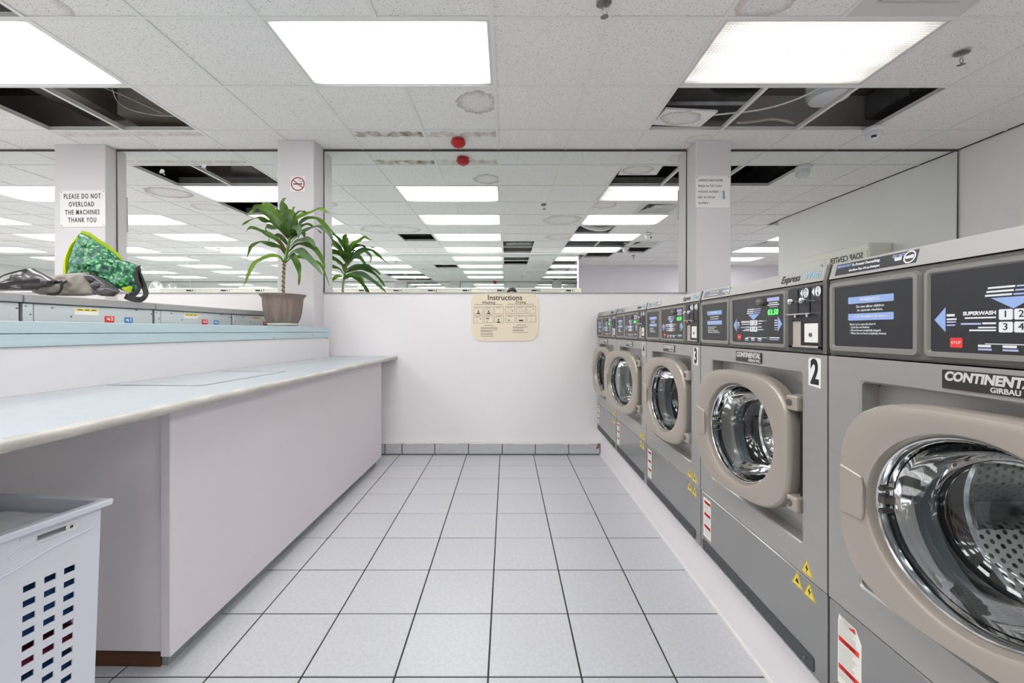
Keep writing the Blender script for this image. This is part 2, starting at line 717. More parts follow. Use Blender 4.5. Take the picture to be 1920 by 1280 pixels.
M_lcd = pmat('display_back', (8, 60, 24), 0.4, emit=(10, 150, 50), emit_s=0.06)
M_digit = pmat('display_digit', (120, 255, 130), 0.4, emit=(90, 255, 110), emit_s=0.26)
M_door = pmat('door_taupe', (176, 167, 157), 0.33, metal=0.35, noise_amt=0.01, noise_scale=5)
M_glass = glass_mat('porthole_glass')
M_gasket = pmat('grey_gasket', (92, 95, 98), 0.4)
M_drum = drum_mat('drum_wall', True)
M_drumback = drum_mat('drum_back', False)
M_yellow = pmat('hazard_yellow', (236, 208, 88), 0.45)
M_plateblk = pmat('name_plate', (50, 48, 46), 0.3)
M_beige = pmat('coin_box_beige', (178, 168, 158), 0.4)

M_lam = pmat('laminate_pale_blue', (176, 184, 190), 0.22, noise_amt=0.02, noise_scale=20)
M_edge = pmat('counter_edge_worn', (186, 182, 176), 0.4, noise_amt=0.16, noise_scale=16, stretch=(1, 0.6, 3))
M_panel = pmat('counter_panel', (222, 214, 218), 0.45, noise_amt=0.015, noise_scale=2, bump=0.05)
M_panel2 = pmat('counter_end_panel', (240, 234, 236), 0.5, noise_amt=0.02, noise_scale=3)
M_riser = pmat('riser_board', (222, 219, 220), 0.35)
M_sky = pmat('ledge_blue', (184, 203, 208), 0.4, noise_amt=0.05, noise_scale=18, stretch=(1, 0.15, 3))
M_toe = pmat('toe_tile', (140, 148, 146), 0.5, noise_amt=0.12, noise_scale=14)
M_wood = pmat('raw_wood', (88, 56, 34), 0.7, noise_amt=0.4, noise_scale=9, stretch=(0.3, 1, 4))
M_inlay = pmat('inlay_groove', (112, 114, 116), 0.5, noise_amt=0.3, noise_scale=40)
M_tlcap = pmat('top_loader_cap', (168, 166, 164), 0.4, metal=0.2)
M_tlback = pmat('top_loader_back', (214, 218, 219), 0.38, metal=0.45, noise_amt=0.06, noise_scale=5, stretch=(1, 0.1, 3))
M_label = pmat('paper_label', (236, 234, 226), 0.5)
M_bluest = pmat('sticker_blue', (76, 134, 200), 0.5)

M_cream = pmat('cream_plastic', (234, 222, 198), 0.4, noise_amt=0.02, noise_scale=4)
M_brownprint = pmat('print_brown', (58, 46, 38), 0.6)
M_brownsoft = pmat('print_brown_soft', (128, 114, 96), 0.6)
M_sign = pmat('sign_white', (232, 231, 228), 0.4)
M_ink = pmat('sign_ink', (52, 52, 54), 0.6)
M_inkblue = pmat('sign_ink_blue', (132, 156, 184), 0.6)
M_redring = pmat('ban_red', (168, 34, 58), 0.5)

M_pot = pmat('pot_taupe', (128, 112, 104), 0.5, noise_amt=0.2, noise_scale=16, stretch=(1, 1, 0.12))
M_soil = pmat('soil', (50, 40, 32), 0.95, noise_amt=0.4, noise_scale=60)
M_stem = pmat('cane_bark', (176, 160, 128), 0.7, noise_amt=0.3, noise_scale=60, stretch=(1, 1, 3))
M_stemring = pmat('cane_scar', (52, 44, 36), 0.8)
M_leaf1 = leaf_mat('leaf_deep', (34, 80, 26), (126, 166, 66))
M_leaf2 = leaf_mat('leaf_bright', (76, 132, 34), (168, 198, 88))
M_leaf3 = leaf_mat('leaf_grey', (78, 116, 74), (156, 182, 140))
M_leafb = leaf_mat('leaf_dead', (120, 72, 52), (176, 128, 104))

M_kale = foliage_print('foliage_print')
M_lime = pmat('bag_lime', (206, 222, 30), 0.4)
M_baggrey = pmat('bag_grey', (150, 142, 134), 0.32, noise_amt=0.15, noise_scale=12)
M_bagblack = pmat('bag_black', (30, 30, 32), 0.4)
M_plasticbag = pmat('bin_bag_grey', (96, 94, 96), 0.22, metal=0.25, noise_amt=0.45, noise_scale=16)
M_hamper = pmat('hamper_white', (216, 219, 228), 0.35)
M_cloth_b = pmat('cloth_blue', (36, 84, 136), 0.9, noise_amt=0.3, noise_scale=30)
M_cloth_n = pmat('cloth_navy', (22, 22, 40), 0.9, noise_amt=0.3, noise_scale=30)
M_cloth_r = pmat('cloth_wine', (122, 30, 66), 0.9, noise_amt=0.3, noise_scale=30)
M_cloth_w = pmat('cloth_white', (206, 204, 206), 0.9, noise_amt=0.1, noise_scale=30)
M_dryer = pmat('dryer_enamel', (212, 205, 190), 0.35)
M_soap = pmat('soap_machine_cream', (238, 237, 228), 0.4)
M_skin = pmat('skin', (206, 164, 140), 0.5)
M_hair = pmat('hair_dark', (42, 38, 38), 0.6, noise_amt=0.3, noise_scale=40, stretch=(1, 1, 0.2))
M_shirt = pmat('shirt_grey', (88, 92, 100), 0.85, noise_amt=0.1, noise_scale=20)
M_trousers = pmat('trousers_dark', (44, 46, 56), 0.85, noise_amt=0.1, noise_scale=20)
M_shoe = pmat('shoe_black', (26, 26, 28), 0.5)

# ------------------------------------------------------------------ room dimensions
YF = 3.77           # far wall (with the mirrors)
YB = -1.76          # mirrored wall behind the photographer
YR = -3.40          # back wall of the deeper right-hand part
XR = 4.09           # right wall by the washers
XL = -12.90
XRR = 8.0
ZC = 2.758          # suspended ceiling
ZS = 3.25           # structural slab
XB = 1.60           # right end of the mirrored back wall
YJ = 1.26           # where the right wall turns away

# ------------------------------------------------------------------ walls
struct(obj('wall_far', boxed((XL - 0.15, YF, 0), (XR + 0.15, YF + 0.15, ZS)), M_wall))
struct(obj('wall_right', boxed((XR, YJ, 0), (XR + 0.15, YF, ZS)), M_wall_r))
struct(obj('wall_right_return', boxed((XR + 0.15, YJ, 0), (XRR + 0.15, YJ + 0.15, ZS)), M_wall_lav))
struct(obj('wall_right_outer', boxed((XRR, YR - 0.15, 0), (XRR + 0.15, YJ, ZS)), M_wall_lav))
struct(obj('wall_back', boxed((XB, YR - 0.15, 0), (XRR, YR, ZS)), M_wall_lav))
struct(obj('wall_back_mirrored', boxed((XL - 0.15, YB - 0.15, 0), (XB, YB, ZS)), M_wall))
struct(obj('wall_back_return', boxed((XB - 0.15, YR - 0.15, 0), (XB, YB - 0.15, ZS)), M_wall_lav))
struct(obj('wall_left', boxed((XL - 0.15, YB, 0), (XL, YF, ZS)), M_wall))

# ------------------------------------------------------------------ floor and its tiles
floor = struct(obj('floor', boxed((XL - 0.15, YR - 0.15, -0.08), (XRR + 0.15, YF + 0.15, -0.003)), M_grout))
TP = 0.3025
FX0, FY0 = -0.060, 3.460
near_tiles, rest = [], B()
tile_me = None
for i in range(-43, 28):
    for j in range(-23, 2):
        x0, x1 = FX0 + i * TP, FX0 + (i + 1) * TP
        y0, y1 = FY0 + j * TP * 0.9975, FY0 + (j + 1) * TP * 0.9975
        y1 = min(y1, YF - 0.001)
        x0, x1 = max(x0, XL), min(x1, XRR)
        xm, ym = (x0 + x1) / 2, (y0 + y1) / 2
        if y1 - y0 < 0.02 or x1 - x0 < 0.02 or y0 < YR:
            continue
        if (xm > XR and ym > YJ) or (xm < XB and ym < YB):
            continue
        g = 0.0030
        if -1.6 < xm < 1.1 and 0.3 < ym:
            bm = boxed((x0 + g - xm, y0 + g - ym, -0.006), (x1 - g - xm, y1 - g - ym, 0.0), 0.0012)
            near_tiles.append((xm, ym, bm, y1 - y0))
        else:
            box(rest, (x0 + g, y0 + g, -0.006), (x1 - g, y1 - g, 0.0))
shared = None
for xm, ym, bm, dy in near_tiles:
    if dy > 0.295 and shared is not None:
        bm.free()
        o = bpy.data.objects.new('floor_tile', shared)
        link(o, floor)
    else:
        o = obj('floor_tile', bm, M_tile, floor)
        if dy > 0.295 and shared is None:
            shared = o.data
    o.location = (xm, ym, rnd.uniform(-0.0006, 0.0004))
fo = obj('floor_tile_field', rest, M_tile, floor)
fo['kind'] = 'stuff'

# ------------------------------------------------------------------ baseboard on the far wall
bb = struct(obj('baseboard_far', boxed((-1.62, YF - 0.010, 0.0), (0.86, YF, 0.108)), M_basegrout))
xs = [-1.55, -1.25, -1.10, -0.945, -0.649, -0.345, -0.040, 0.259, 0.559, 0.842]
for a, b_ in zip(xs, xs[1:]):
    t = obj('baseboard_tile', boxed((a + 0.004, YF - 0.016 - rnd.uniform(0, 0.003), 0.010),
                                    (b_ - 0.004, YF - 0.006, 0.103 + rnd.uniform(-0.003, 0.003)), 0.002), M_basetile, bb)
pl = B()
xx = -1.6
while xx < 0.84:
    w = rnd.uniform(0.05, 0.14)
    box(pl, (xx, YF - 0.020, 0.104 - rnd.uniform(0, 0.006)), (min(xx + w, 0.85), YF - 0.002, 0.121 + rnd.uniform(-0.002, 0.002)))
    xx += w
obj('paint_line', pl, M_paintline, bb)
obj('rust_stain', puff(resample([(0.800, 0.055), (0.828, 0.06), (0.838, 0.10), (0.842, 0.118), (0.822, 0.105), (0.815, 0.08)], 0.01),
                       0.002, 0.001, 3, 0.0005), M_rust, bb, loc=(0, YF - 0.019, 0))

# ------------------------------------------------------------------ columns between the mirrors
columns = [(-3.975, -3.527, 0.115), (-1.968, -1.655, 0.20), (1.629, 1.929, 0.195)]
for i, (a, b_, d) in enumerate(columns):
    struct(obj('wall_column', boxed((a, YF - d, 0.0), (b_, YF, ZC), 0.006, 2), M_col))

# ------------------------------------------------------------------ mirrors above the far wall
spans = [(-12.8, -3.98, 'wide wall mirror left of the column with the overload notice'),
         (-3.522, -1.973, 'wall mirror between the overload notice column and the plant column'),
         (-1.650, 1.624, 'large central wall mirror above the instructions board'),
         (1.934, 4.075, 'wall mirror between the right column and the grey right wall')]
for a, b_, lab in spans:
    r = thing('wall_mirror', lab, 'mirror', ((a + b_) / 2, YF, 1.466))
    h = (b_ - a) / 2
    bm = B()
    zt = ZC - 1.466 - 0.014
    vs = [(-h, -0.006, 0), (h, -0.006, 0), (h, -0.0125, zt), (-h, -0.0125, zt)]
    bk = [(-h, -0.001, 0), (h, -0.001, 0), (h, -0.001, zt), (-h, -0.001, zt)]
    bridge_loops(bm, [vs, bk], True)
    obj('glass', bm, M_mirror, r)
    obj('top_channel', boxed((-h, -0.018, zt - 0.004), (h, 0.0, zt + 0.010)), M_dark, r)
    obj('bottom_channel', boxed((-h, -0.011, -0.006), (h, 0.0, 0.002)), M_galv, r)
    sd = B()
    box(sd, (-h - 0.004, -0.013, 0), (-h + 0.003, 0, zt))
    box(sd, (h - 0.003, -0.013, 0), (h + 0.004, 0, zt))
    obj('side_channel', sd, M_dark, r)
for (a, b_, lab) in ((-12.8, -7.07, 'mirror above the dryers at the left end of the back wall'),
                     (-7.06, XB - 0.02, 'long mirror above the dryers behind the photographer')):
    r = thing('wall_mirror', lab, 'mirror', ((a + b_) / 2, YB, 1.95))
    h = (b_ - a) / 2
    obj('glass', boxed((-h, 0.001, 0.0), (h, 0.006, ZC - 1.95 - 0.015)), M_mirror2, r)
    obj('top_channel', boxed((-h, 0.0, ZC - 1.95 - 0.017), (h, 0.012, ZC - 1.95 - 0.002)), M_frame, r)
struct(obj('trim_1', boxed((XB - 0.03, YB, 1.9), (XB + 0.004, YB + 0.012, ZC)), M_white))

# ------------------------------------------------------------------ suspended ceiling
GX0, GP = -0.078, 0.61
GY0 = 2.787
gx = lambda c: GX0 + c * GP
gy = lambda r: GY0 + r * GP
ceiling = struct(obj('ceiling', boxed((XL - 0.15, YR - 0.15, ZS), (XRR + 0.15, YF + 0.15, ZS + 0.1)), M_slab))
fixtures = []
for c in (-18, -14, -10, -6, -2, 2):
    for r in (-1, -3, -5, -7):
        fixtures.append((c, r))
fixtures += [(8, -5), (8, -7), (8, -9)]
taken = set()
for c, r in fixtures:
    taken |= {(c, r), (c + 1, r)}
openings = {(-6, 0), (-5, 0), (2, 0), (3, 0), (4, 0), (-6, -2), (-5, -2), (-3, -5), (0, -6), (0, -7), (2, -4),
            (2, -6), (3, -6), (4, -7), (3, -8)}
vents = {(3, -2), (4, -6), (8, -6)}
RING = (150, 132, 112)
stained = {
    (-1, 0): (('ring', 0.17, -0.10, 0.155, 1.0, (128, 118, 108), 0.55, 26.0),),
    (-2, 1): (('edge', -0.120, 0.060, (120, 96, 50), 0.9, 12.0),),
    (-1, 1): (('edge', -0.115, 0.060, (150, 134, 108), 0.6, 14.0),),
    (-6, 1): (('edge', -0.11, 0.05, (176, 158, 130), 0.5, 9.0),),
    (-5, 1): (('edge', -0.12, 0.05, (170, 150, 122), 0.55, 9.0),),
    (-5, -2): (('ring', 0.05, 0.2, 0.16, 1.0, RING, 0.5, 14.0),),
    (-4, -2): (('ring', -0.18, 0.22, 0.15, 0.8, RING, 0.45, 12.0),),
    (2, -2): (('ring', -0.16, 0.16, 0.17, 1.0, (158, 128, 110), 0.45, 9.0),),
    (-7, -1): (('ring', 0.0, 0.05, 0.22, 0.8, RING, 0.6, 5.0),),
    (-7, -2): (('ring', 0.05, 0.05, 0.2, 0.8, RING, 0.35, 5.0),),
    (1, -3): (('ring', 0.0, 0.0, 0.28, 0.9, RING, 0.4, 6.0),),
    (1, -5): (('ring', 0.1, 0.05, 0.24, 0.9, RING, 0.4, 6.0),),
    (-4, -4): (('ring', 0.1, 0.0, 0.26, 0.8, RING, 0.45, 6.0),),
    (-3, -4): (('ring', -0.1, 0.0, 0.24, 0.8, RING, 0.4, 6.0),),
    (2, 1): (('ring', 0.2, -0.02, 0.1, 0.8, (186, 160, 132), 0.35, 9.0),),
}
M_ctile = speckle_tile('ceiling_tile')
stain_m = {k: speckle_tile('ceiling_tile_stained', v) for k, v in stained.items()}


def clip_cell(c, r):
    x0, x1, y0, y1 = gx(c), gx(c + 1), gy(r), gy(r + 1)
    x0, x1, y0, y1 = max(x0, XL), min(x1, XRR), max(y0, YR), min(y1, YF)
    if x1 - x0 < 0.02 or y1 - y0 < 0.02:
        return None
    xm, ym = (x0 + x1) / 2, (y0 + y1) / 2
    if ym > YJ:
        x1 = min(x1, XR)
    if xm < XB:
        y0 = max(y0, YB)
        if c == 2 and y0 < YB:
            pass
    if x1 - x0 < 0.02 or y1 - y0 < 0.02:
        return None
    return x0, x1, y0, y1


cells = []
for c in range(-22, 14):
    for r in range(-11, 2):
        if (c, r) in taken or (c, r) in openings or (c, r) in vents:
            continue
        q = clip_cell(c, r)
        if q:
            xm, ym = (q[0] + q[1]) / 2, (q[2] + q[3]) / 2
            near = ym if ym > 1.6 else 2 * YF - ym
            cells.append((abs(xm) * 0.9 + near, c, r, q))
cells.sort()
full_me = None
field = B()
for n, (d, c, r, q) in enumerate(cells):
    x0, x1, y0, y1 = q
    g = 0.003
    xm, ym = (x0 + x1) / 2, (y0 + y1) / 2
    if n >= 260:
        box(field, (x0 + g, y0 + g, ZC), (x1 - g, y1 - g, ZC + 0.014))
        continue
    full = (x1 - x0) > 0.6 and (y1 - y0) > 0.6
    dz = rnd.choice((0, 0, 0.0006, 0.001))
    m = stain_m.get((c, r))
    if full and m is None and full_me is not None:
        o = bpy.data.objects.new('ceiling_tile', full_me)
        link(o, ceiling)
        o.location = (xm, ym, ZC + dz)
    else:
        o = obj('ceiling_tile', boxed((x0 + g - xm, y0 + g - ym, 0.0), (x1 - g - xm, y1 - g - ym, 0.014)),
                m or M_ctile, ceiling, loc=(xm, ym, ZC + dz))
        if full and m is None:
            full_me = o.data
o = obj('ceiling_tile_field', field, M_ctile, ceiling)
o['kind'] = 'stuff'


def tee(p0, p1, along):
    bm = B()
    zf = ZC - 0.0045
    if along == 'y':
        x, a, b_ = p0
        box(bm, (x - 0.012, a, zf), (x + 0.012, b_, zf + 0.0035))
        box(bm, (x - 0.0018, a, zf + 0.003), (x + 0.0018, b_, zf + 0.036))
    else:
        y, a, b_ = p0
        box(bm, (a, y - 0.012, zf + 0.0003), (b_, y + 0.012, zf + 0.0037))
        box(bm, (a, y - 0.0018, zf + 0.0035), (b_, y + 0.0018, zf + 0.034))
    return obj('ceiling_tee', bm, M_tee, ceiling)


for c in range(-20, 14):
    x = gx(c)
    yt = YF - 0.001 if x < XR else YJ
    yb = YB if x < XB else YR
    if x > XRR:
        continue
    blocked = sorted((gy(r), gy(r + 1)) for (cc, r) in fixtures if cc + 1 == c)
    y = yb
    segs = []
    for lo, hi in blocked:
        segs.append((y, lo))
        y = hi
    segs.append((y, yt))
    for a, b_ in segs:
        if b_ - a > 0.03:
            tee((x, a, b_), None, 'y')
for r in range(-10, 2):
    y = gy(r)
    xl = XL if y > YB else XB
    xr = XR - 0.001 if y > YJ else XRR
    tee((y, xl, xr), None, 'x')
# wall angle where the ceiling meets the far and right walls
for nm, bm in (('trim_2', boxed((XL, YF - 0.014, ZC - 0.006), (XR, YF, ZC + 0.002))),
               ('trim_3', boxed((XR - 0.014, YJ, ZC - 0.006), (XR, YF - 0.014, ZC + 0.002)))):
    struct(obj(nm, bm, M_dark if nm == 'trim_3' else M_dark))


# ------------------------------------------------------------------ ceiling lights
def make_light(name, lens, label):
    t = thing(name, label, 'light', (0, 0, 0))
    w, d = GP * 2 - 0.010, GP - 0.010
    bm = B()
    o_ = [(-w / 2, -d / 2), (w / 2, -d / 2), (w / 2, d / 2), (-w / 2, d / 2)]
    i_ = [(-w / 2 + 0.022, -d / 2 + 0.020), (w / 2 - 0.022, -d / 2 + 0.020), (w / 2 - 0.022, d / 2 - 0.020), (-w / 2 + 0.022, d / 2 - 0.020)]
    lp = lambda pts, z: [(p[0], p[1], z) for p in pts]
    bridge_loops(bm, [lp(o_, 0.010), lp(o_, 0.0), lp(i_, 0.0), lp(i_, 0.012)])
    obj('frame', bm, M_frame, t)
    ln = B()
    box(ln, (i_[0][0], i_[0][1], 0.006), (i_[2][0], i_[2][1], 0.011))
    obj('lens', ln, lens, t)
    obj('housing', boxed((-w / 2 + 0.002, -d / 2 + 0.002, 0.012), (w / 2 - 0.002, d / 2 - 0.002, 0.10)), M_galv, t)
    return t


light_B = make_light('ceiling_light', M_lensB, 'x')
light_C = make_light('ceiling_light', M_lensC, 'x')
first = {id(light_B): True, id(light_C): True}
for c, r in fixtures:
    src = light_C if c == 2 and r == -1 else light_B
    loc = (gx(c) + GP, gy(r) + GP / 2, ZC - 0.0005)
    o = src if first[id(src)] else dup(src)
    first[id(src)] = False
    o.location = loc
    if r == -1:
        lab = {-6: 'bright recessed ceiling light at left, beside the two-tile opening over the steel washer backs',
               -2: 'brilliant white recessed ceiling light in the middle, left of the small sprinkler',
               2: 'recessed ceiling light at right with visible lattice lens, above the three-tile opening'}.get(
            c, 'recessed ceiling light at the far left, beyond the left edge of the room seen')
        g = 'front row of ceiling lights'
        if c < -6:
            lab = {-10: 'first front-row ceiling light left of the two-tile opening, shown in the leftmost mirror',
                   -14: 'second front-row ceiling light left of the two-tile opening',
                   -18: 'third front-row ceiling light left of the two-tile opening'}[c]
    else:
        rown = {-3: 'second', -5: 'third', -7: 'fourth', -9: 'fifth'}[r]
        coln = {-18: 'far-left end column', -14: 'next-to-leftmost column', -10: 'third column from the left',
                -6: 'column through the left opening', -2: 'central column', 2: 'column above the washers',
                8: 'column in the right-hand recess'}[c]
        lab = 'recessed ceiling light, %s row from the far mirrors, %s' % (rown, coln)
        g = 'rear rows of ceiling lights'
    tag(o, lab, 'light', g)

# ------------------------------------------------------------------ air diffusers
def make_vent():
    t = thing('air_diffuser', 'x', 'vent', (0, 0, 0))
    h = GP / 2 - 0.006

    def sq(s, z):
        return [(-s, -s, z), (s, -s, z), (s, s, z), (-s, s, z)]
    bm = B()
    bridge_loops(bm, [sq(h, 0.012), sq(h, 0.0), sq(h - 0.085, 0.0), sq(h - 0.105, 0.030), sq(h - 0.105, 0.10)])
    obj('frame', bm, M_frame, t)
    for k, s in enumerate((h - 0.100, h - 0.150, h - 0.205)):
        bm = B()
        z = 0.004 + 0.012 * k
        bridge_loops(bm, [sq(s, z), sq(s - 0.040, z + 0.028), sq(s - 0.042, z + 0.028), sq(s - 0.002, z - 0.001)])
        obj('louvre', bm, M_frame, t)
    obj('centre_plate', boxed((-0.06, -0.06, 0.028), (0.06, 0.06, 0.032)), M_frame, t)
    obj('duct_neck', boxed((-h + 0.1, -h + 0.1, 0.10), (h - 0.1, h - 0.1, 0.2)), M_black, t)
    return t


v0 = make_vent()
labs = {(3, -2): 'square white air diffuser at top right, in front of the lattice ceiling light',
        (4, -6): 'square white air diffuser seen in the central mirror near two dome cameras',
        (8, -6): 'square white air diffuser seen at the left end of the right mirror'}
for i, k in enumerate(sorted(vents, key=lambda q: q != (3, -2))):
    o = v0 if i == 0 else dup(v0)
    o.location = (gx(k[0]) + GP / 2, gy(k[1]) + GP / 2, ZC - 0.001)
    tag(o, labs[k], 'vent', 'air diffusers')

# ------------------------------------------------------------------ what shows in the open ceiling cells
duct = tag(obj('ventilation_duct', boxed((3.21, 1.2, 3.01), (3.70, 3.74, 3.22), 0.01), M_galv),
           'galvanised duct inside the right end of the three-tile ceiling opening', 'duct')
for yy in (1.8, 2.6, 3.3):
    obj('duct_flange', boxed((3.195, yy, 2.995), (3.715, yy + 0.025, 3.235)), M_galv, duct)
hood = tag(obj('duct_hood', boxed((1.20, 3.45, 3.00), (2.05, 3.74, 3.24), 0.02), M_galv),
           'grey streaked duct box at the back of the left cell of the three-tile opening', 'duct')
bm = B()
lathe(bm, [(0.001, 2.90), (0.13, 2.905), (0.15, 2.935), (0.15, 3.15), (0.001, 3.16)], 28, (2.48, 3.20, 0))
tag(obj('vent_can', bm, M_white, smooth=True), 'white round can hanging inside the middle of the three-tile opening', 'duct fitting')
bm = B()
tube(bm, smooth_path([(1.22, 3.30, 2.80), (1.45, 3.28, 2.80), (1.65, 3.25, 2.81), (2.0, 3.17, 2.82), (2.2, 2.92, 2.83), (2.25, 2.7, 2.95)], 5), 0.007, 6)
tag(obj('ceiling_cable', bm, M_white, smooth=True), 'white cable looping across the three-tile ceiling opening', 'cable')
bm = B()
tube(bm, smooth_path([(1.3, 3.05, 3.2), (1.6, 3.15, 2.95), (1.95, 3.05, 2.92), (2.2, 2.9, 3.1)], 6), 0.03, 8)
tag(obj('flexible_hose', bm, M_black, smooth=True), 'dark hose sagging inside the left part of the three-tile opening', 'hose')
t = obj('loose_ceiling_tile', boxed((-0.2, -0.13, 0), (0.2, 0.13, 0.014)), speckle_tile('ceiling_tile_loose', (('ring', -0.02, 0, 0.12, 0.7, (160, 138, 122), 0.5, 10.0),)), loc=(1.375, 3.235, ZC + 0.012))
t.rotation_euler = (0.05, 0.02, 0.06)
tag(t, 'stained broken ceiling tile lying loose in the left corner of the three-tile opening', 'ceiling tile')
bm = B()
tube(bm, smooth_path([(1.85, 3.36, 2.80), (2.0, 3.37, 2.815), (2.15, 3.355, 2.83), (2.32, 3.36, 2.80)], 5), [0.012] * 15 + [0.01], 7)
tag(obj('rolled_rag', bm, M_beige, smooth=True), 'bundled dirty rag on the grid at the back of the three-tile opening', 'rag')
bm = B()
box(bm, (-3.75, 2.3, 3.02), (-3.45, 3.76, 3.24))
tag(obj('steel_beam', bm, M_slab), 'dark beam above the left ceiling opening', 'beam')
bm = B()
box(bm, (-3.2, 3.42, 2.9), (-2.5, 3.7, 3.24))
tag(obj('duct_box', bm, M_slab), 'dull grey box above the right cell of the left ceiling opening', 'duct')
for i, (pts, lab) in enumerate((
        ([(-2.95, 3.0, 3.2), (-2.97, 3.1, 3.05), (-3.03, 3.25, 2.9), (-2.85, 3.3, 2.84), (-2.6, 3.3, 2.82)], 'thin grey wire hanging in the middle of the left ceiling opening'),
        ([(-3.5, 2.9, 3.2), (-3.2, 3.0, 3.0), (-2.9, 3.15, 2.9), (-2.7, 3.3, 2.83)], 'thin grey wire drooping across the left ceiling opening'),
        ([(-2.55, 3.28, 3.1), (-2.53, 3.32, 2.9), (-2.56, 3.36, 2.79)], 'short pale wire at the right end of the left ceiling opening'))):
    bm = B()
    tube(bm, smooth_path(pts, 5), 0.0045, 5)
    tag(obj('ceiling_wire', bm, M_tlcap, smooth=True), lab, 'wire', 'wires in the left ceiling opening')
for i, (x0, y0, lab) in enumerate(((1.15, 0.37, 'pale insulation batt sagging in a ceiling opening seen in the central mirror'),)):
    bm = B()
    pts = [(x0, y0 + 0.3, ZC + 0.15), (x0 + 0.2, y0 + 0.35, ZC + 0.03), (x0 + 0.45, y0 + 0.3, ZC + 0.02), (x0 + 0.62, y0 + 0.3, ZC + 0.1)]
    tube(bm, smooth_path(pts, 5), 0.05, 8)
    tag(obj('insulation_batt', bm, M_sign, smooth=True), lab, 'insulation')

for i, (x0, y0, x1, y1, zz, rr, lab) in enumerate((
        (-12.0, 0.35, 3.9, 0.15, 3.00, 0.09, 'long round duct above the ceiling openings seen in the central mirror'),
        (-4.4, -0.42, 2.25, -0.62, 2.98, 0.10, 'grey round duct above the paired openings seen in the central mirror'),
        (-12.0, 1.9, -2.0, 1.75, 2.98, 0.09, 'grey round duct above the opening seen behind the plant leaves'),
        (0.0, -1.25, 3.9, -1.15, 2.93, 0.05, 'thin pipe above the rear openings seen in the central mirror'))):
    bm = B()
    n_ = 24
    tube(bm, [(x0 + (x1 - x0) * k / n_, y0 + (y1 - y0) * k / n_, zz) for k in range(n_ + 1)], [rr * (1.0 if k % 3 else 1.08) for k in range(n_ + 1)], 12)
    tag(obj('round_duct', bm, M_galv, smooth=True), lab, 'duct')

# ------------------------------------------------------------------ counter on the left
PHC = 0.0184
counter = thing('folding_counter', 'long pale blue folding counter with worn bullnose edge and white panelled base', 'counter',
                (-1.055, 0, 0), -math.atan(PHC))
bm = B()
CY0, CY1 = -0.7, 3.755
prof = [(-0.9, 0.866), (-0.012, 0.866), (-0.004, 0.868), (0.0, 0.874), (0.0, 0.884), (-0.004, 0.890), (-0.014, 0.893), (-0.9, 0.893)]
# trapezoid top: the back edge follows the ledge, which runs at a slight angle
def back_x(y):
    return -0.750 + (0.078 - PHC) * y
for tag_, zs, mat_ in (('countertop', (0.868, 0.893), M_lam),):
    pts = [(-0.010, CY0), (-0.010, CY1), (back_x(3.7) - 0.06, CY1), (back_x(CY0) - 0.02, CY0)]
    prism(bm, pts, 0.866, 0.893, 'xy')
    obj('countertop', bm, M_lam, counter)
bm = B()
ed = [(-0.016, 0.8645), (-0.004, 0.866), (0.001, 0.872), (0.001, 0.885), (-0.004, 0.8915), (-0.018, 0.8945), (-0.020, 0.8925), (-0.020, 0.8655)]
prism(bm, [(x, z) for x, z in ed], CY0, CY1, 'xz')
obj('edge_strip', bm, M_edge, counter, smooth=True, sharp=60)
# inlaid hatch in the top
gr = B()
def strip(p, q, w):
    p, q = Vector(p), Vector(q)
    d = (q - p).normalized()
    n = Vector((-d.y, d.x)) * w / 2
    prism(gr, [tuple(p + n), tuple(q + n), tuple(q - n), tuple(p - n)], 0.8925, 0.8936, 'xy')
A_, B__, C_, D_ = (-0.238, 1.715), (-0.222, 2.315), (back_x(2.33) + 0.004, 2.34), (back_x(1.73) + 0.004, 1.73)
strip(A_, B__, 0.014)
strip(B__, C_, 0.012)
strip(D_, A_, 0.016)
obj('inlay_seam', gr, M_inlay, counter)
obj('inlay_board', prism(B(), [(A_[0] - 0.01, A_[1] + 0.01), (B__[0] - 0.01, B__[1] - 0.01), (C_[0], C_[1] - 0.012), (D_[0], D_[1] + 0.012)], 0.8926, 0.8932, 'xy'), M_lam, counter)
obj('front_panel', boxed((-0.098, 1.352, 0.058), (-0.063, 3.50, 0.866), 0.003), M_panel, counter)
obj('end_panel', boxed((-0.66, 1.372, 0.062), (-0.0985, 1.392, 0.866)), M_panel2, counter)
obj('far_end_panel', boxed((-0.60, 3.478, 0.0), (-0.0985, 3.498, 0.866)), M_panel2, counter)
obj('corner_bead', boxed((-0.108, 1.368, 0.30), (-0.0965, 1.378, 0.866), 0.003), M_panel, counter)
obj('toe_board', boxed((-0.125, 1.392, 0.0), (-0.105, 3.47, 0.060)), M_toe, counter)
obj('plinth_board', boxed((-0.62, 1.385, 0.0), (-0.126, 1.405, 0.0615)), M_wood, counter, loc=(0, 0, 0))

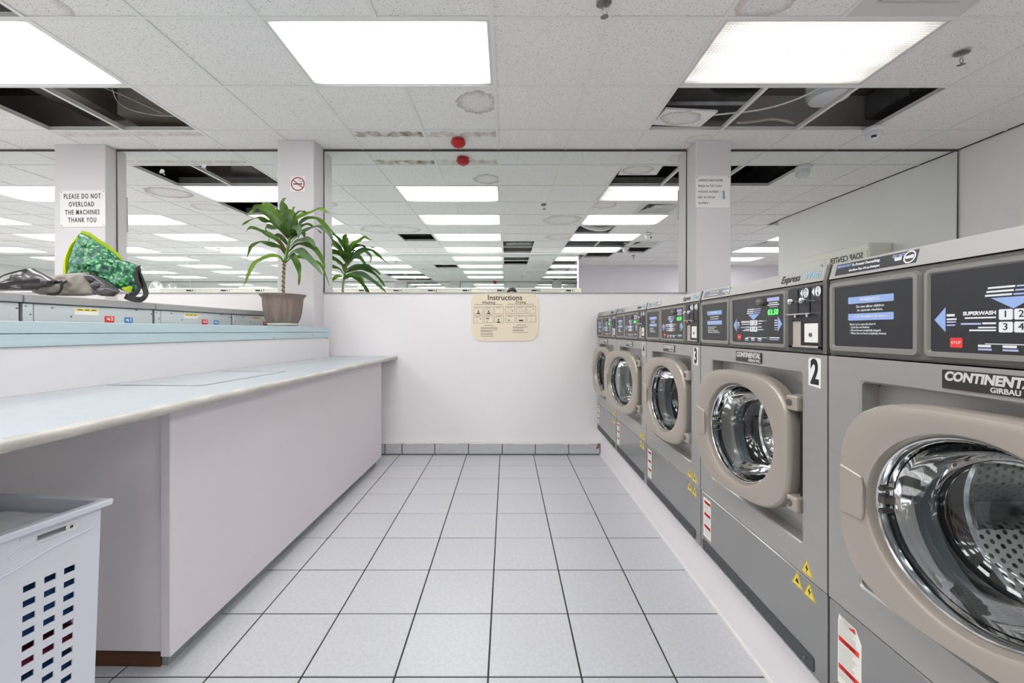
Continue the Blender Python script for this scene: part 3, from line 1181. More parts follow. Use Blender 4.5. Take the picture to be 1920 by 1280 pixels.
# ledge behind the counter: white riser with a two-board blue nosing
PHL = 0.078
ledge = thing('divider_ledge', 'white riser with pale blue double-board ledge running behind the folding counter', 'ledge',
              (-1.822, 0, 0), -math.atan(PHL))
LY1 = 3.62
obj('riser_board', boxed((-0.03, CY0, 0.8935), (0.0, LY1, 1.062)), M_riser, ledge)
obj('lower_board', boxed((-0.02, CY0, 1.063), (0.006, LY1 + 0.003, 1.1085), 0.002), M_sky, ledge)
obj('upper_board', boxed((-0.02, CY0, 1.1105), (0.008, LY1 + 0.003, 1.154), 0.002), M_sky, ledge)
obj('ledge_top', boxed((-0.315, CY0, 1.132), (-0.0205, 3.56, 1.1535)), M_sky, ledge)
obj('end_board', boxed((-0.10, LY1 - 0.02, 0.8935), (-0.0305, LY1 - 0.001, 1.131)), M_riser, ledge)
sc = B()
for yy, zz in ((3.35, 1.09), (3.57, 1.056), (2.86, 1.074)):
    lathe(sc, [(0.003, 0.0), (0.003, 0.0085), (0.001, 0.0095)], 8, (0, yy, zz), 'x', True)
obj('screw_head', sc, M_darkmetal, ledge)

# ------------------------------------------------------------------ top-loading washers seen from behind
PHT = 0.07
tl_root = None
def make_toploader():
    t = thing('top_load_washer', 'x', 'washing machine', (0, 0, 0), -math.atan(PHT))
    L = 0.602
    obj('cabinet', boxed((-0.66, 0.004, 0.0), (-0.012, L - 0.004, 1.238)), M_tlcap, t)
    obj('back_panel', boxed((-0.0115, 0.044, 0.6), (-0.001, L - 0.006, 1.236), 0.002), M_tlback, t)
    obj('corner_strip', boxed((-0.0115, 0.004, 0.6), (0.001, 0.040, 1.236), 0.003), M_tlback, t)
    obj('top_cap', boxed((-0.665, 0.0015, 1.2395), (0.012, L - 0.0015, 1.276), 0.005, 2), M_tlcap, t)
    lab = obj('warning_label', boxed((-0.001, 0.199, 1.196), (0.0, 0.305, 1.228)), M_label, t)
    obj('yellow_band', boxed((-0.0005, 0.203, 1.213), (0.0006, 0.301, 1.225)), M_yellow, lab)
    bm = bars(B(), [], 0, 0)
    for k in range(3):
        box(bm, (0.0004, 0.212 + k * 0.03, 1.217), (0.0010, 0.232 + k * 0.03, 1.221))
    obj('label_print', bm, M_ink, lab)
    rs = obj('red_sticker', boxed((-0.001, 0.335, 1.162), (0.0, 0.382, 1.194)), M_rprint, t)
    text('lettering', '2', 0.024, (0.0006, 0.370, 1.180), M_wprint, rs, rz=PI / 2, depth=0.0004, bold=0.0006)
    arrow = B()
    prism(arrow, [(0.343, 1.180), (0.352, 1.188), (0.352, 1.183), (0.360, 1.183), (0.360, 1.172), (0.355, 1.172), (0.355, 1.178), (0.352, 1.178), (0.352, 1.173)], 0.0001, 0.0008, 'yz')
    obj('arrow_print', arrow, M_wprint, rs)
    bs = obj('blue_sticker', boxed((-0.001, 0.435, 1.160), (0.0, 0.479, 1.191)), M_bluest, t)
    text('lettering', '1', 0.024, (0.0006, 0.468, 1.177), M_wprint, bs, rz=PI / 2, depth=0.0004, bold=0.0006)
    arrow = B()
    prism(arrow, [(0.441, 1.177), (0.450, 1.185), (0.450, 1.180), (0.458, 1.180), (0.458, 1.169), (0.453, 1.169), (0.453, 1.175), (0.450, 1.175), (0.450, 1.170)], 0.0001, 0.0008, 'yz')
    obj('arrow_print', arrow, M_wprint, bs)
    sc = B()
    for yy, zz in ((0.012, 1.224), (0.028, 1.19), (0.11, 1.222), (0.185, 1.186), (0.588, 1.214), (0.50, 1.231)):
        lathe(sc, [(0.004, -0.002), (0.004, 0.001), (0.0015, 0.0025)], 8, (0, yy, zz), 'x', True)
    obj('screw_head', sc, M_darkmetal, t)
    return t


tl = make_toploader()
tl_labs = ['fifth steel-backed washer behind the blue ledge, nearest the camera',
           'steel-backed washer behind the blue ledge at the left edge, under the crumpled dark bag',
           'steel-backed washer behind the blue ledge directly under the green shopping bag',
           'steel-backed washer behind the blue ledge, just right of the one under the green bag',
           'steel-backed washer behind the blue ledge at the far end, beside the potted plant']
for k, Y0 in enumerate((0.533, 1.137, 1.741, 2.345, 2.949)):
    o = tl if k == 0 else dup(tl)
    o.location = (-2.15 + PHT * Y0, Y0, 0)
    tag(o, tl_labs[k], 'washing machine', 'row of steel-backed washers')

# ------------------------------------------------------------------ front-loading washers on the right
PL_Y0, PL_P = 1.005, 0.678
plinth = struct(obj('trim_4', prism(B(), [(0.835, 0.2), (0.847, YF), (1.45, YF), (1.45, 0.2)], 0.0, 0.238, 'xy'), M_wall))
obj('floor_bead', prism(B(), [(0.829, 0.2), (0.841, YF), (0.850, YF), (0.838, 0.2)], 0.0, 0.012, 'xy'), M_paintline, plinth)

W, HH = 0.676, 1.04
RX0, RX1, RZ0, RZ1 = 0.088, 0.590, 0.318, 0.772
DCX, DCZ = 0.343, 0.552


def super_outline(a, b, n, N_=56):
    out = []
    for i in range(N_):
        t = 2 * PI * i / N_
        c, s = math.cos(t), math.sin(t)
        r = (abs(c / a) ** n + abs(s / b) ** n) ** (-1 / n)
        out.append((r * c, r * s))
    return out


def circ(r, N_=56):
    return [(r * math.cos(2 * PI * i / N_), r * math.sin(2 * PI * i / N_)) for i in range(N_)]


def panel_with_bezel(t, x0, z0, x1, z1, inner=0.012):
    """raised rounded bezel around a recessed dark film"""
    bm = B()
    o_ = rrect(x0, z0, x1, z1, 0.012)
    m_ = rrect(x0 + 0.003, z0 + 0.003, x1 - 0.003, z1 - 0.003, 0.010)
    n_ = rrect(x0 + inner - 0.003, z0 + inner - 0.003, x1 - inner + 0.003, z1 - inner + 0.003, 0.006)
    i_ = rrect(x0 + inner, z0 + inner, x1 - inner, z1 - inner, 0.004)
    bridge_loops(bm, [[(p[0], 0.0, p[1]) for p in o_], [(p[0], -0.007, p[1]) for p in m_],
                      [(p[0], -0.007, p[1]) for p in n_], [(p[0], -0.003, p[1]) for p in i_]])
    bz = obj('bezel', bm, M_bezel, t, smooth=True)
    fl = obj('control_film', prism(B(), i_, -0.0032, -0.001), M_screen, t)
    return bz, fl


def make_washer():
    t = thing('front_load_washer', 'x', 'washing machine')
    # carcass: sides, back, top, bottom (open at the front)
    bm = B()
    box(bm, (0.001, 0.012, 0.0), (0.004, 0.72, 1.0))
    box(bm, (W - 0.004, 0.012, 0.0), (W - 0.001, 0.72, 1.0))
    box(bm, (0.004, 0.715, 0.0), (W - 0.004, 0.72, 1.0))
    box(bm, (0.004, 0.012, 0.0), (W - 0.004, 0.715, 0.004))
    box(bm, (0.001, 0.03, 1.0), (W - 0.001, 0.72, 1.012))
    obj('cabinet', bm, M_steel, t)
    # lower service panel and its dark kick strip
    lp = obj('lower_panel', boxed((0.003, 0.0, 0.004), (W - 0.003, 0.012, 0.238), 0.002), M_steel_low, t)
    obj('kick_strip', prism(B(), rrect(0.020, 0.014, 0.632, 0.052, 0.008), -0.0025, 0.0), M_kick, lp)
    sc = B()
    for x in (0.06, 0.33, 0.60):
        lathe(sc, [(0.005, 0.0), (0.005, -0.004), (0.002, -0.006)], 10, (x, 0, 0.030), 'y', True)
    obj('screw_head', sc, M_darkmetal, lp)
    # front panel with the door recess
    bm = B()
    n = 7
    inner = rrect(RX0, RZ0, RX1, RZ1, 0.011, n)
    # outer loop with matching vertex count, projected radially on the rectangle
    X0, X1, Z0, Z1 = 0.002, W - 0.002, 0.2415, 0.820
    cx, cz = (RX0 + RX1) / 2, (RZ0 + RZ1) / 2
    outer = []
    per = n + 1
    corner = ((X1, Z1), (X0, Z1), (X0, Z0), (X1, Z0))
    for k, (px_, pz_) in enumerate(inner):
        q, j = divmod(k, per)
        C = corner[q]
        if j == n // 2 or j == n // 2 + 1:
            outer.append(C if j == n // 2 else (C[0] + (1e-5 if q in (0, 3) else -1e-5) * 0, C[1]))
        elif (j < n // 2) == (q in (0, 2)):
            outer.append((C[0], pz_))
        else:
            outer.append((px_, C[1]))
    mk = lambda pts, y: [(p[0], y, p[1]) for p in pts]
    ins = rrect(RX0 + 0.004, RZ0 + 0.004, RX1 - 0.004, RZ1 - 0.004, 0.009, n)
    bridge_loops(bm, [mk(outer, 0.012), mk(outer, 0.0), mk(inner, 0.0), mk(ins, 0.004), mk(ins, 0.042)])
    bmesh.ops.remove_doubles(bm, verts=bm.verts, dist=1e-5)
    obj('front_panel', bm, M_steel, t)
    # recess floor with the round tub mouth
    bm = B()
    N_ = 56
    sq = []
    for x, z in circ(1.0, N_):
        hx, hz = (RX1 - RX0) / 2 + 0.003, (RZ1 - RZ0) / 2 + 0.003
        s = min(hx / max(abs(x), 1e-6), hz / max(abs(z), 1e-6))
        sq.append(((RX0 + RX1) / 2 + x * s, (RZ0 + RZ1) / 2 + z * s))
    hole = [(DCX + p[0], DCZ + p[1]) for p in circ(0.172, N_)]
    bridge_loops(bm, [mk(sq, 0.041), mk(hole, 0.041), mk([(DCX + p[0], DCZ + p[1]) for p in circ(0.168, N_)], 0.060)])
    obj('door_recess', bm, M_steel, t, smooth=True)
    # gasket, tub throat, drum
    bm = B()
    lathe(bm, [(0.168, 0.058), (0.178, 0.050), (0.172, 0.040), (0.160, 0.046), (0.156, 0.066)], 48, (0, 0, 0), 'y')
    obj('door_gasket', bm, M_gasket, t, smooth=True, loc=(DCX, 0, DCZ))
    bm = B()
    lathe(bm, [(0.158, 0.064), (0.160, 0.100), (0.180, 0.112), (0.212, 0.120)], 48, (0, 0, 0), 'y')
    obj('tub_throat', bm, M_rubber, t, smooth=True, loc=(DCX, 0, DCZ))
    bm = B()
    lathe(bm, [(0.206, 0.131), (0.212, 0.140), (0.212, 0.42)], 64, (0, 0, 0), 'y')
    dr = obj('drum', bm, M_drum, t, smooth=True, loc=(DCX, 0, DCZ))
    bm = B()
    lathe(bm, [(0.156, 0.122), (0.152, 0.128), (0.158, 0.134), (0.206, 0.131)], 64, (0, 0, 0), 'y')
    obj('drum_lip', bm, M_chrome, dr, smooth=True)
    bm = B()
    lathe(bm, [(0.212, 0.42), (0.06, 0.43), (0.03, 0.40), (0.0001, 0.395)], 48, (0, 0, 0), 'y')
    obj('drum_back', bm, M_drumback, dr, smooth=True)
    for a in (20, 140, 260):
        bm = B()
        prism(bm, [(-0.045, 0.208), (-0.018, 0.165), (0.018, 0.165), (0.045, 0.208)], 0.15, 0.415)
        bmesh.ops.rotate(bm, verts=bm.verts, matrix=Matrix.Rotation(math.radians(a), 3, 'Y'))
        obj('drum_paddle', bm, M_chrome, dr)
    # door, hung on the right, standing slightly ajar
    bm = B()
    N_ = 56
    out = super_outline(0.219, 0.199, 3.3, N_)
    sh = lambda pts, k, y: [(-0.245 + p[0] * k, y, DCZ + p[1] * k) for p in pts]
    h1 = circ(1.0, N_)
    loops = [sh(out, 0.97, 0.026), sh(out, 1.0, 0.022), sh(out, 1.0, -0.002), sh(out, 0.993, -0.009), sh(out, 0.97, -0.0145), sh(out, 0.93, -0.016),
             sh(h1, 0.166, -0.014), sh(h1, 0.160, -0.011), sh(h1, 0.156, -0.003), sh(h1, 0.154, 0.016), sh(h1, 0.165, 0.026), sh(out, 0.97, 0.026)]
    bridge_loops(bm, loops)
    bmesh.ops.remove_doubles(bm, verts=bm.verts, dist=1e-6)
    door = obj('door', bm, M_door, t, smooth=True, loc=(RX1 - 0.004, 0, 0))
    bm = B()
    lathe(bm, [(0.1555, 0.006), (0.1530, 0.003), (0.1505, 0.005), (0.1495, 0.012), (0.1500, 0.026)], 56, (-0.245, 0, DCZ), 'y')
    obj('trim_ring', bm, M_chrome, door, smooth=True)
    bm = B()
    pr = [(0.1498, 0.012), (0.1455, 0.017), (0.1460, 0.021), (0.139, 0.040), (0.1405, 0.045), (0.132, 0.068), (0.1325, 0.074), (0.122, 0.098), (0.118, 0.108), (0.112, 0.114), (0.098, 0.124), (0.06, 0.131), (0.0001, 0.133)]
    lathe(bm, pr, 56, (-0.245, 0, DCZ), 'y')
    obj('porthole_glass', bm, M_glass, door, smooth=True, sharp=75)
    # black band of the bowl seen through the glass
    bm = B()
    lathe(bm, [(0.153, 0.028), (0.152, 0.034), (0.146, 0.036), (0.142, 0.030)], 48, (-0.245, 0, DCZ), 'y')
    obj('glass_seal', bm, M_rubber, door, smooth=True)
    # latch flap on the free edge
    bm = B()
    prism(bm, [(-0.4545, DCZ + 0.052), (-0.408, DCZ + 0.040), (-0.4045, DCZ + 0.020), (-0.4045, DCZ - 0.036), (-0.408, DCZ - 0.046), (-0.4545, DCZ - 0.046)], -0.019, 0.010)
    bmesh.ops.bevel(bm, geom=list(bm.edges), offset=0.002, segments=1, affect='EDGES')
    obj('latch_flap', bm, M_door, door)
    ct = B()
    lathe(ct, [(0.0045, 0.004), (0.0045, 0.030), (0.002, 0.032)], 10, (-0.390, 0, DCZ + 0.022), 'y', True)
    lathe(ct, [(0.0045, 0.004), (0.0045, 0.030), (0.002, 0.032)], 10, (-0.390, 0, DCZ - 0.022), 'y', True)
    box(ct, (-0.402, 0.006, DCZ - 0.006), (-0.384, 0.03, DCZ + 0.006))
    obj('latch_pin', ct, M_darkmetal, door)
    # hinges
    for z in (DCZ + 0.135, DCZ - 0.135):
        bm = boxed((-0.040, -0.012, z - 0.021), (-0.002, 0.036, z + 0.021), 0.006, 2)
        hg = obj('hinge', bm, M_door, door)
        bm = B()
        lathe(bm, [(0.010, -0.011), (0.010, -0.0128), (0.004, -0.0135)], 14, (-0.028, 0, z), 'y', True)
        bpy_o = obj('hinge_screw', bm, M_darkmetal, door, smooth=True)
    obj('hinge_rod', boxed((-0.016, 0.010, DCZ - 0.115), (-0.004, 0.034, DCZ + 0.115)), M_black, door)
    # control fascia
    fa = obj('fascia', boxed((0.002, 0.0, 0.8225), (W - 0.002, 0.03, 1.0015), 0.004), M_fascia, t)
    bz1, f1 = panel_with_bezel(t, 0.010, 0.831, 0.230, 0.994, 0.014)
    bz2, f2 = panel_with_bezel(t, 0.237, 0.831, 0.532, 0.994, 0.012)
    # left film: warnings
    y = -0.0042
    for z0, z1 in ((0.940, 0.955), (0.903, 0.918)):
        obj('blue_bar', prism(B(), rrect(0.064, z0, 0.176, z1, 0.002, 2), -0.0038, -0.003), M_blue, f1)
    text('lettering', 'WARNING', 0.010, (0.120, -0.0040, 0.9475), M_wprint, f1, depth=0.0003)
    text('lettering', 'Do not allow children\nto operate machine.', 0.0078, (0.120, -0.0036, 0.9290), M_wprint, f1, depth=0.0003)
    text('lettering', 'TO AVOID INJURY OR DEATH', 0.0062, (0.120, -0.0040, 0.9105), M_wprint, f1, depth=0.0003)
    text('lettering', 'Never try to open the door if:\n- Cycle has not finished.\n- Drum has not completely stopped.\n- Water has not been completely drained.',
         0.0066, (0.068, -0.0036, 0.8845), M_wprint, f1, align='LEFT', depth=0.0003, sx=0.82)
    # centre film: arrows, keypad, stop, display
    for q in ([(0.256, 0.8995), (0.275, 0.921), (0.275, 0.878)], [(0.512, 0.8995), (0.493, 0.921), (0.493, 0.878)],
              [(0.374, 0.914), (0.344, 0.932), (0.404, 0.932)]):
        obj('arrow_print', prism(B(), q, -0.0038, -0.003), M_blue, f2)
    for x, z, s in ((0.3555, 0.897, '1'), (0.3755, 0.897, '2'), (0.3555, 0.8775, '3'), (0.3755, 0.8775, '4')):
        obj('key', prism(B(), rrect(x, z, x + 0.018, z + 0.0165, 0.002, 2), -0.0045, -0.003), M_wprint, f2)
        text('lettering', s, 0.015, (x + 0.009, -0.0048, z + 0.0085), M_kprint, f2, depth=0.0002)
    stp = B()
    prism(stp, rrect(0.283, 0.851, 0.303, 0.868, 0.002, 2), -0.0042, -0.003)
    obj('stop_button', stp, M_rprint, f2)
    text('lettering', 'STOP', 0.0065, (0.293, -0.0045, 0.8595), M_wprint, f2, depth=0.0002)
    text('lettering', 'SUPERWASH', 0.0085, (0.3515, -0.0036, 0.9085), M_wprint, f2, align='RIGHT', depth=0.0003, bold=0.0003)
    wl = B()
    R = [(0.306, 0.900, 0.351, 0.9025), (0.332, 0.8905, 0.351, 0.8935), (0.326, 0.884, 0.351, 0.8865), (0.313, 0.8795, 0.351, 0.882),
         (0.397, 0.9085, 0.422, 0.9115), (0.397, 0.901, 0.414, 0.9035), (0.397, 0.8905, 0.416, 0.8935), (0.397, 0.8825, 0.424, 0.885),
         (0.277, 0.905, 0.290, 0.909), (0.277, 0.8985, 0.293, 0.9015),
         (0.478, 0.909, 0.491, 0.912), (0.478, 0.902, 0.491, 0.905), (0.478, 0.895, 0.491, 0.898),
         (0.340, 0.9465, 0.376, 0.9495), (0.338, 0.9405, 0.374, 0.9435), (0.336, 0.9345, 0.372, 0.9375),
         (0.451, 0.9605, 0.492, 0.9630), (0.445, 0.9545, 0.498, 0.9575),
         (0.336, 0.8585, 0.440, 0.8598), (0.326, 0.8535, 0.344, 0.8575), (0.360, 0.8535, 0.378, 0.8575), (0.396, 0.8535, 0.414, 0.8575), (0.455, 0.8585, 0.500, 0.8615)]
    bars(wl, R, -0.0037, -0.003)
    obj('print_lines', wl, M_wprint, f2)
    wl = B()
    R = [(0.277, 0.894, 0.292, 0.8965), (0.277, 0.8885, 0.291, 0.891), (0.300, 0.890, 0.330, 0.893), (0.378, 0.9465, 0.412, 0.949),
         (0.376, 0.9405, 0.410, 0.943), (0.374, 0.9345, 0.408, 0.937), (0.425, 0.909, 0.440, 0.911), (0.478, 0.888, 0.491, 0.890),
         (0.478, 0.882, 0.491, 0.884), (0.326, 0.8485, 0.345, 0.8515), (0.360, 0.8485, 0.380, 0.8515), (0.396, 0.8485, 0.416, 0.8515),
         (0.443, 0.9665, 0.499, 0.9775), (0.452, 0.949, 0.492, 0.951), (0.455, 0.853, 0.496, 0.8555)]
    bars(wl, R, -0.0037, -0.003)
    obj('print_lines', wl, M_lav, f2)
    obj('green_mark', boxed((0.442, -0.0038, 0.853), (0.451, -0.003, 0.864)), M_gprint, f2)
    dsp = obj('display', boxed((0.445, -0.0042, 0.9235), (0.498, -0.003, 0.9445)), M_lcd, f2)
    text('lettering', '03.50', 0.022, (0.4715, -0.0046, 0.934), M_digit, f2, depth=0.0002, shear=0.15, bold=0.0004)
    kn = B()
    lathe(kn, [(0.011, -0.003), (0.011, -0.018), (0.009, -0.021), (0.0001, -0.022)], 18, (0.424, 0, 0.966), 'y')
    obj('soap_knob', kn, M_darkmetal, t, smooth=True)
    # coin slide unit
    coin = B()
    o_ = rrect(0.540, 0.831, 0.660, 0.994, 0.010)
    op = (0.556, 0.840, 0.650, 0.905)
    prism(coin, rrect(0.540, 0.908, 0.660, 0.994, 0.006), -0.004, 0.0)
    box(coin, (0.540, -0.004, 0.836), (op[0], 0.0, 0.908))
    box(coin, (op[2], -0.004, 0.836), (0.660, 0.0, 0.908))
    box(coin, (0.540, -0.004, 0.831), (0.660, 0.0, 0.840))
    cp = obj('coin_plate', coin, M_screen, t)
    bm = B()
    box(bm, (op[0], -0.0045, op[1] - 0.003), (op[2], 0.0, op[1] + 0.002))
    box(bm, (op[0], -0.0030, op[1]), (op[0] + 0.030, -0.0008, op[3]))
    obj('coin_box_side', bm, M_beige, cp)
    lk = obj('coin_box_door', boxed((op[0] + 0.044, -0.0035, op[1] + 0.010), (op[2] - 0.001, -0.0005, op[3] - 0.006), 0.001), M_sign, cp)
    obj('coin_box_shade', boxed((op[0] + 0.030, -0.0018, op[1] + 0.002), (op[2], -0.0004, op[3])), M_black, cp)
    bm = B()
    lathe(bm, [(0.005, -0.0036), (0.005, -0.006), (0.003, -0.0065)], 12, (op[0] + 0.068, 0, op[1] + 0.030), 'y', True)
    obj('coin_box_lock', bm, M_darkmetal, cp, smooth=True)
    for k, sx_ in enumerate((0.578, 0.622)):
        sl = B()
        box(sl, (sx_ - 0.003, -0.0055, 0.925), (sx_ + 0.001, -0.004, 0.990))
        obj('coin_slot', sl, M_black, cp)
        lv = B()
        lathe(lv, [(0.0028, -0.004), (0.0028, -0.020)], 8, (sx_, 0, 0.956), 'y', True)
        lathe(lv, [(0.0075, -0.018), (0.0085, -0.022), (0.007, -0.027), (0.0001, -0.028)], 14, (sx_ - 0.002, 0, 0.957), 'y')
        obj('coin_lever', lv, M_chrome, cp, smooth=True)
        ch = B()
        box(ch, (sx_ - 0.026, -0.020, 0.9215), (sx_ + 0.018, -0.0035, 0.9255), 0.001)
        lathe(ch, [(0.004, -0.004), (0.004, -0.012)], 8, (sx_ - 0.001, 0, 0.9185), 'y', True)
        obj('coin_chute', ch, M_chrome, cp)
        ox = (0.608, 0.650)[k]
        st = B()
        prism(st, [(ox + 0.0095 * p[0], 0.9785 + 0.0125 * p[1]) for p in circ(1, 20)], -0.0048, -0.004)
        prism(st, [(ox - 0.021, 0.9785), (ox - 0.0125, 0.9895), (ox - 0.0125, 0.9675)], -0.0048, -0.004)
        pr = obj('price_sticker', st, M_wprint, cp)
        text('lettering', ('25\nC', '1\n$')[k], 0.0115, (ox, -0.0052, 0.9785), M_kprint, cp, depth=0.0002)
    # top band, end cap, stickers
    bm = B()
    prism(bm, [(0.0, 1.0035), (0.010, 1.040), (0.060, 1.043), (0.060, 1.0035)], 0.002, 0.6635, 'yz')
    band = obj('top_band', bm, M_band, t)
    bm = B()
    prism(bm, [(-0.002, 0.823), (-0.002, 1.003), (0.008, 1.041), (0.06, 1.041), (0.06, 0.823)], 0.664, 0.6755, 'yz')
    obj('end_cap', bm, M_fascia, t)
    # dosage sticker follows the tilted band
    def on_band(z):
        return (z - 1.0035) / 0.0365 * 0.010
    bm = B()
    a, b2 = 1.010, 1.0355
    bridge_loops(bm, [[(0.018, on_band(a) - 0.0006, a), (0.216, on_band(a) - 0.0006, a), (0.216, on_band(b2) - 0.0006, b2), (0.018, on_band(b2) - 0.0006, b2)],
                      [(0.018, on_band(a), a), (0.216, on_band(a), a), (0.216, on_band(b2), b2), (0.018, on_band(b2), b2)]], True)
    st = obj('dosage_sticker', bm, M_screen, band)
    tilt = math.atan2(0.010, 0.0365)
    for s, x, z, al, m_, sz in (('IMPORTANT:', 0.021, 1.0295, 'LEFT', M_blue, 0.0085), ('To Prevent Oversudsing,', 0.062, 1.0285, 'LEFT', M_wprint, 0.0090),
                                ('Use More Than 1/4 cup Detergent', 0.058, 1.0170, 'LEFT', M_wprint, 0.0070), ('DO NOT', 0.163, 1.0295, 'RIGHT', M_lav, 0.0085)):
        x_ = x if al == 'LEFT' else x + 0.0
        o = text('lettering', s, sz, (x_, on_band(z) - 0.0009, z), m_, band, align='LEFT', depth=0.0003, sx=0.80, bold=0.0002)
        o.rotation_euler = (-tilt, 0, 0)
    ic = B()
    for r0, r1 in ((0.0125, 0.0098),):
        bridge_loops(ic, [[(0.201 + p[0] * r0, on_band(1.023 + p[1] * r0) - 0.0012, 1.023 + p[1] * r0) for p in circ(1, 24)],
                          [(0.201 + p[0] * r1, on_band(1.023 + p[1] * r1) - 0.0012, 1.023 + p[1] * r1) for p in circ(1, 24)]])
    prism(ic, [(0.193, 1.019), (0.209, 1.019), (0.210, 1.027), (0.192, 1.025)], on_band(1.023) - 0.0014, on_band(1.023) - 0.0006)
    prism(ic, [(0.170, 1.017), (0.183, 1.0165), (0.185, 1.0265), (0.169, 1.0265)], on_band(1.022) - 0.0012, on_band(1.022) - 0.0004)
    obj('dosage_icon', ic, M_wprint, band)
    o = text('lettering', 'Express', 0.0285, (0.497, on_band(1.022) - 0.0009, 1.022), M_kprint, band, align='LEFT', depth=0.0003, sx=0.86, shear=0.12, bold=0.0003)
    o.rotation_euler = (-tilt, 0, 0)
    o = text('lettering', 'Wash', 0.0285, (0.591, on_band(1.022) - 0.0009, 1.022), MATS['faded_blue'], band, align='LEFT', depth=0.0003, sx=0.86, shear=0.12)
    o.rotation_euler = (-tilt, 0, 0)
    # maker's plate
    pl_ = obj('name_plate', prism(B(), rrect(0.268, 0.779, 0.412, 0.812, 0.002, 2), -0.0025, 0.0), M_plateblk, t)
    text('lettering', 'CONTINENTAL', 0.0215, (0.340, -0.0030, 0.8005), M_silver, pl_, depth=0.0005, sx=0.90, shear=0.18, bold=0.0010)
    text('lettering', 'GIRBAU INC.', 0.0115, (0.409, -0.0030, 0.7855), M_silver, pl_, align='RIGHT', depth=0.0004, sx=1.0, bold=0.0003)
    return t


pmat('faded_blue', (160, 206, 220), 0.5)
w0 = make_washer()
ROT = -PI / 2 - 0.012


def washer_label(t, torn):
    pts = [(0.025, 0.068), (0.086, 0.068), (0.086, 0.221), (0.025, 0.221)]
    if torn:
        pts = [(0.030, 0.060), (0.096, 0.052), (0.096, 0.192), (0.080, 0.216), (0.034, 0.220), (0.031, 0.205)]
    lab = obj('caution_label', prism(B(), pts, -0.0008, 0.0), M_label, t)
    if torn:
        fold = B()
        bridge_loops(fold, [[(0.0335, -0.0010, 0.2205), (0.062, -0.0120, 0.2215), (0.080, -0.0060, 0.2165), (0.062, -0.0012, 0.2085)],
                            [(0.0335, -0.0006, 0.2200), (0.062, -0.0116, 0.2210), (0.080, -0.0056, 0.2160), (0.062, -0.0008, 0.2080)]], True)
        obj('folded_corner', fold, M_label, lab)
        obj('red_fold', prism(B(), [(0.063, 0.2065), (0.079, 0.2145), (0.080, 0.205)], -0.0022, -0.0012), M_rprint, lab)
    zs = (0.171, 0.107) if torn else (0.212, 0.165, 0.118)
    for z in zs:
        obj('red_band', boxed((0.033, -0.0012, z - 0.012), (0.090 if torn else 0.083, -0.0007, z)), M_rprint, lab)
    ln = B()
    z = 0.208
    while z > 0.075:
        if all(not (zz - 0.015 < z < zz + 0.003) for zz in zs):
            box(ln, (0.034, -0.0011, z), (0.072 + rnd.uniform(0, 0.012), -0.0007, z + 0.0012))
        z -= 0.0042
    obj('label_print', ln, M_tlcap, lab)
    for z in zs:
        text('lettering', '! WARNING', 0.0095, (0.060, -0.0015, z - 0.006), M_kprint, lab, depth=0.0002, sx=0.8)


def hazard(t, x, z, bolt):
    s = 0.0225
    tri = obj('hazard_sticker', prism(B(), [(x - s, z - s * 0.8), (x + s, z - s * 0.8), (x, z + s * 1.05)], -0.0009, 0.0), M_yellow, t)
    k = B()
    if bolt:
        prism(k, [(x + 0.001, z + 0.011), (x - 0.005, z - 0.002), (x, z - 0.002), (x - 0.002, z - 0.012), (x + 0.006, z + 0.002), (x + 0.001, z + 0.002)], -0.0013, -0.0008)
    else:
        prism(k, [(x - 0.006, z - 0.006), (x + 0.008, z - 0.008), (x + 0.003, z + 0.004), (x - 0.002, z + 0.003)], -0.0013, -0.0008)
    e = 0.0022
    o_ = [(x - s, z - s * 0.8), (x + s, z - s * 0.8), (x, z + s * 1.05)]
    c = (x, z - s * 0.18)
    for fa, fb in ((0.93, 0.86),):
        a = [(c[0] + (p[0] - c[0]) * fa, -0.0012, c[1] + (p[1] - c[1]) * fa) for p in o_]
        b_ = [(c[0] + (p[0] - c[0]) * fb, -0.0012, c[1] + (p[1] - c[1]) * fb) for p in o_]
        bridge_loops(k, [a, b_])
    obj('hazard_print', k, M_kprint, tri)


wl = ['nearest grey front-load washer at the right edge, torn white caution label on its base',
      'grey front-load washer with the number 2 sticker, second from the camera',
      'grey front-load washer with the number 3 sticker, third from the camera',
      'grey front-load washer with the number 4 sticker and the door most ajar',
      'farthest grey front-load washer, against the white far wall']
washers = [w0] + [dup(w0) for _ in range(4)]
for k, t in enumerate(washers):
    Y = PL_Y0 + PL_P * k
    t.location = (0.765 + 0.012 * Y, Y, 0.24)
    t.rotation_euler = (0, 0, ROT)
    tag(t, wl[k], 'washing machine', 'row of front-load washers')
    for ch in t.children:
        if ch.name.split('.')[0] == 'door':
            ch.rotation_euler = (0, 0, math.radians((8.0, 7.6, 5.8, 13.5, 7.0)[k]))
    washer_label(t, k == 0)
    if k <= 3:
        ns = obj('number_sticker', prism(B(), [(0.612, 0.741), (0.654, 0.737), (0.655, 0.808), (0.650, 0.812), (0.618, 0.812), (0.612, 0.806)], -0.0009, 0.0), M_sign, t)
        text('lettering', str(k + 1), 0.086, (0.634, -0.0013, 0.7735), M_kprint, ns, depth=0.0003, sx=0.66, bold=0.0030)
    if k == 1:
        hz = [(0.606, 0.266, True), (0.569, 0.214, False), (0.615, 0.211, True)]
    elif k == 0:
        hz = []
    else:
        hz = [(0.575, 0.270, True), (0.622, 0.266, False), (0.575, 0.212, False), (0.622, 0.209, True)]
    for x, z, b_ in hz:
        hazard(t, x, z, b_)

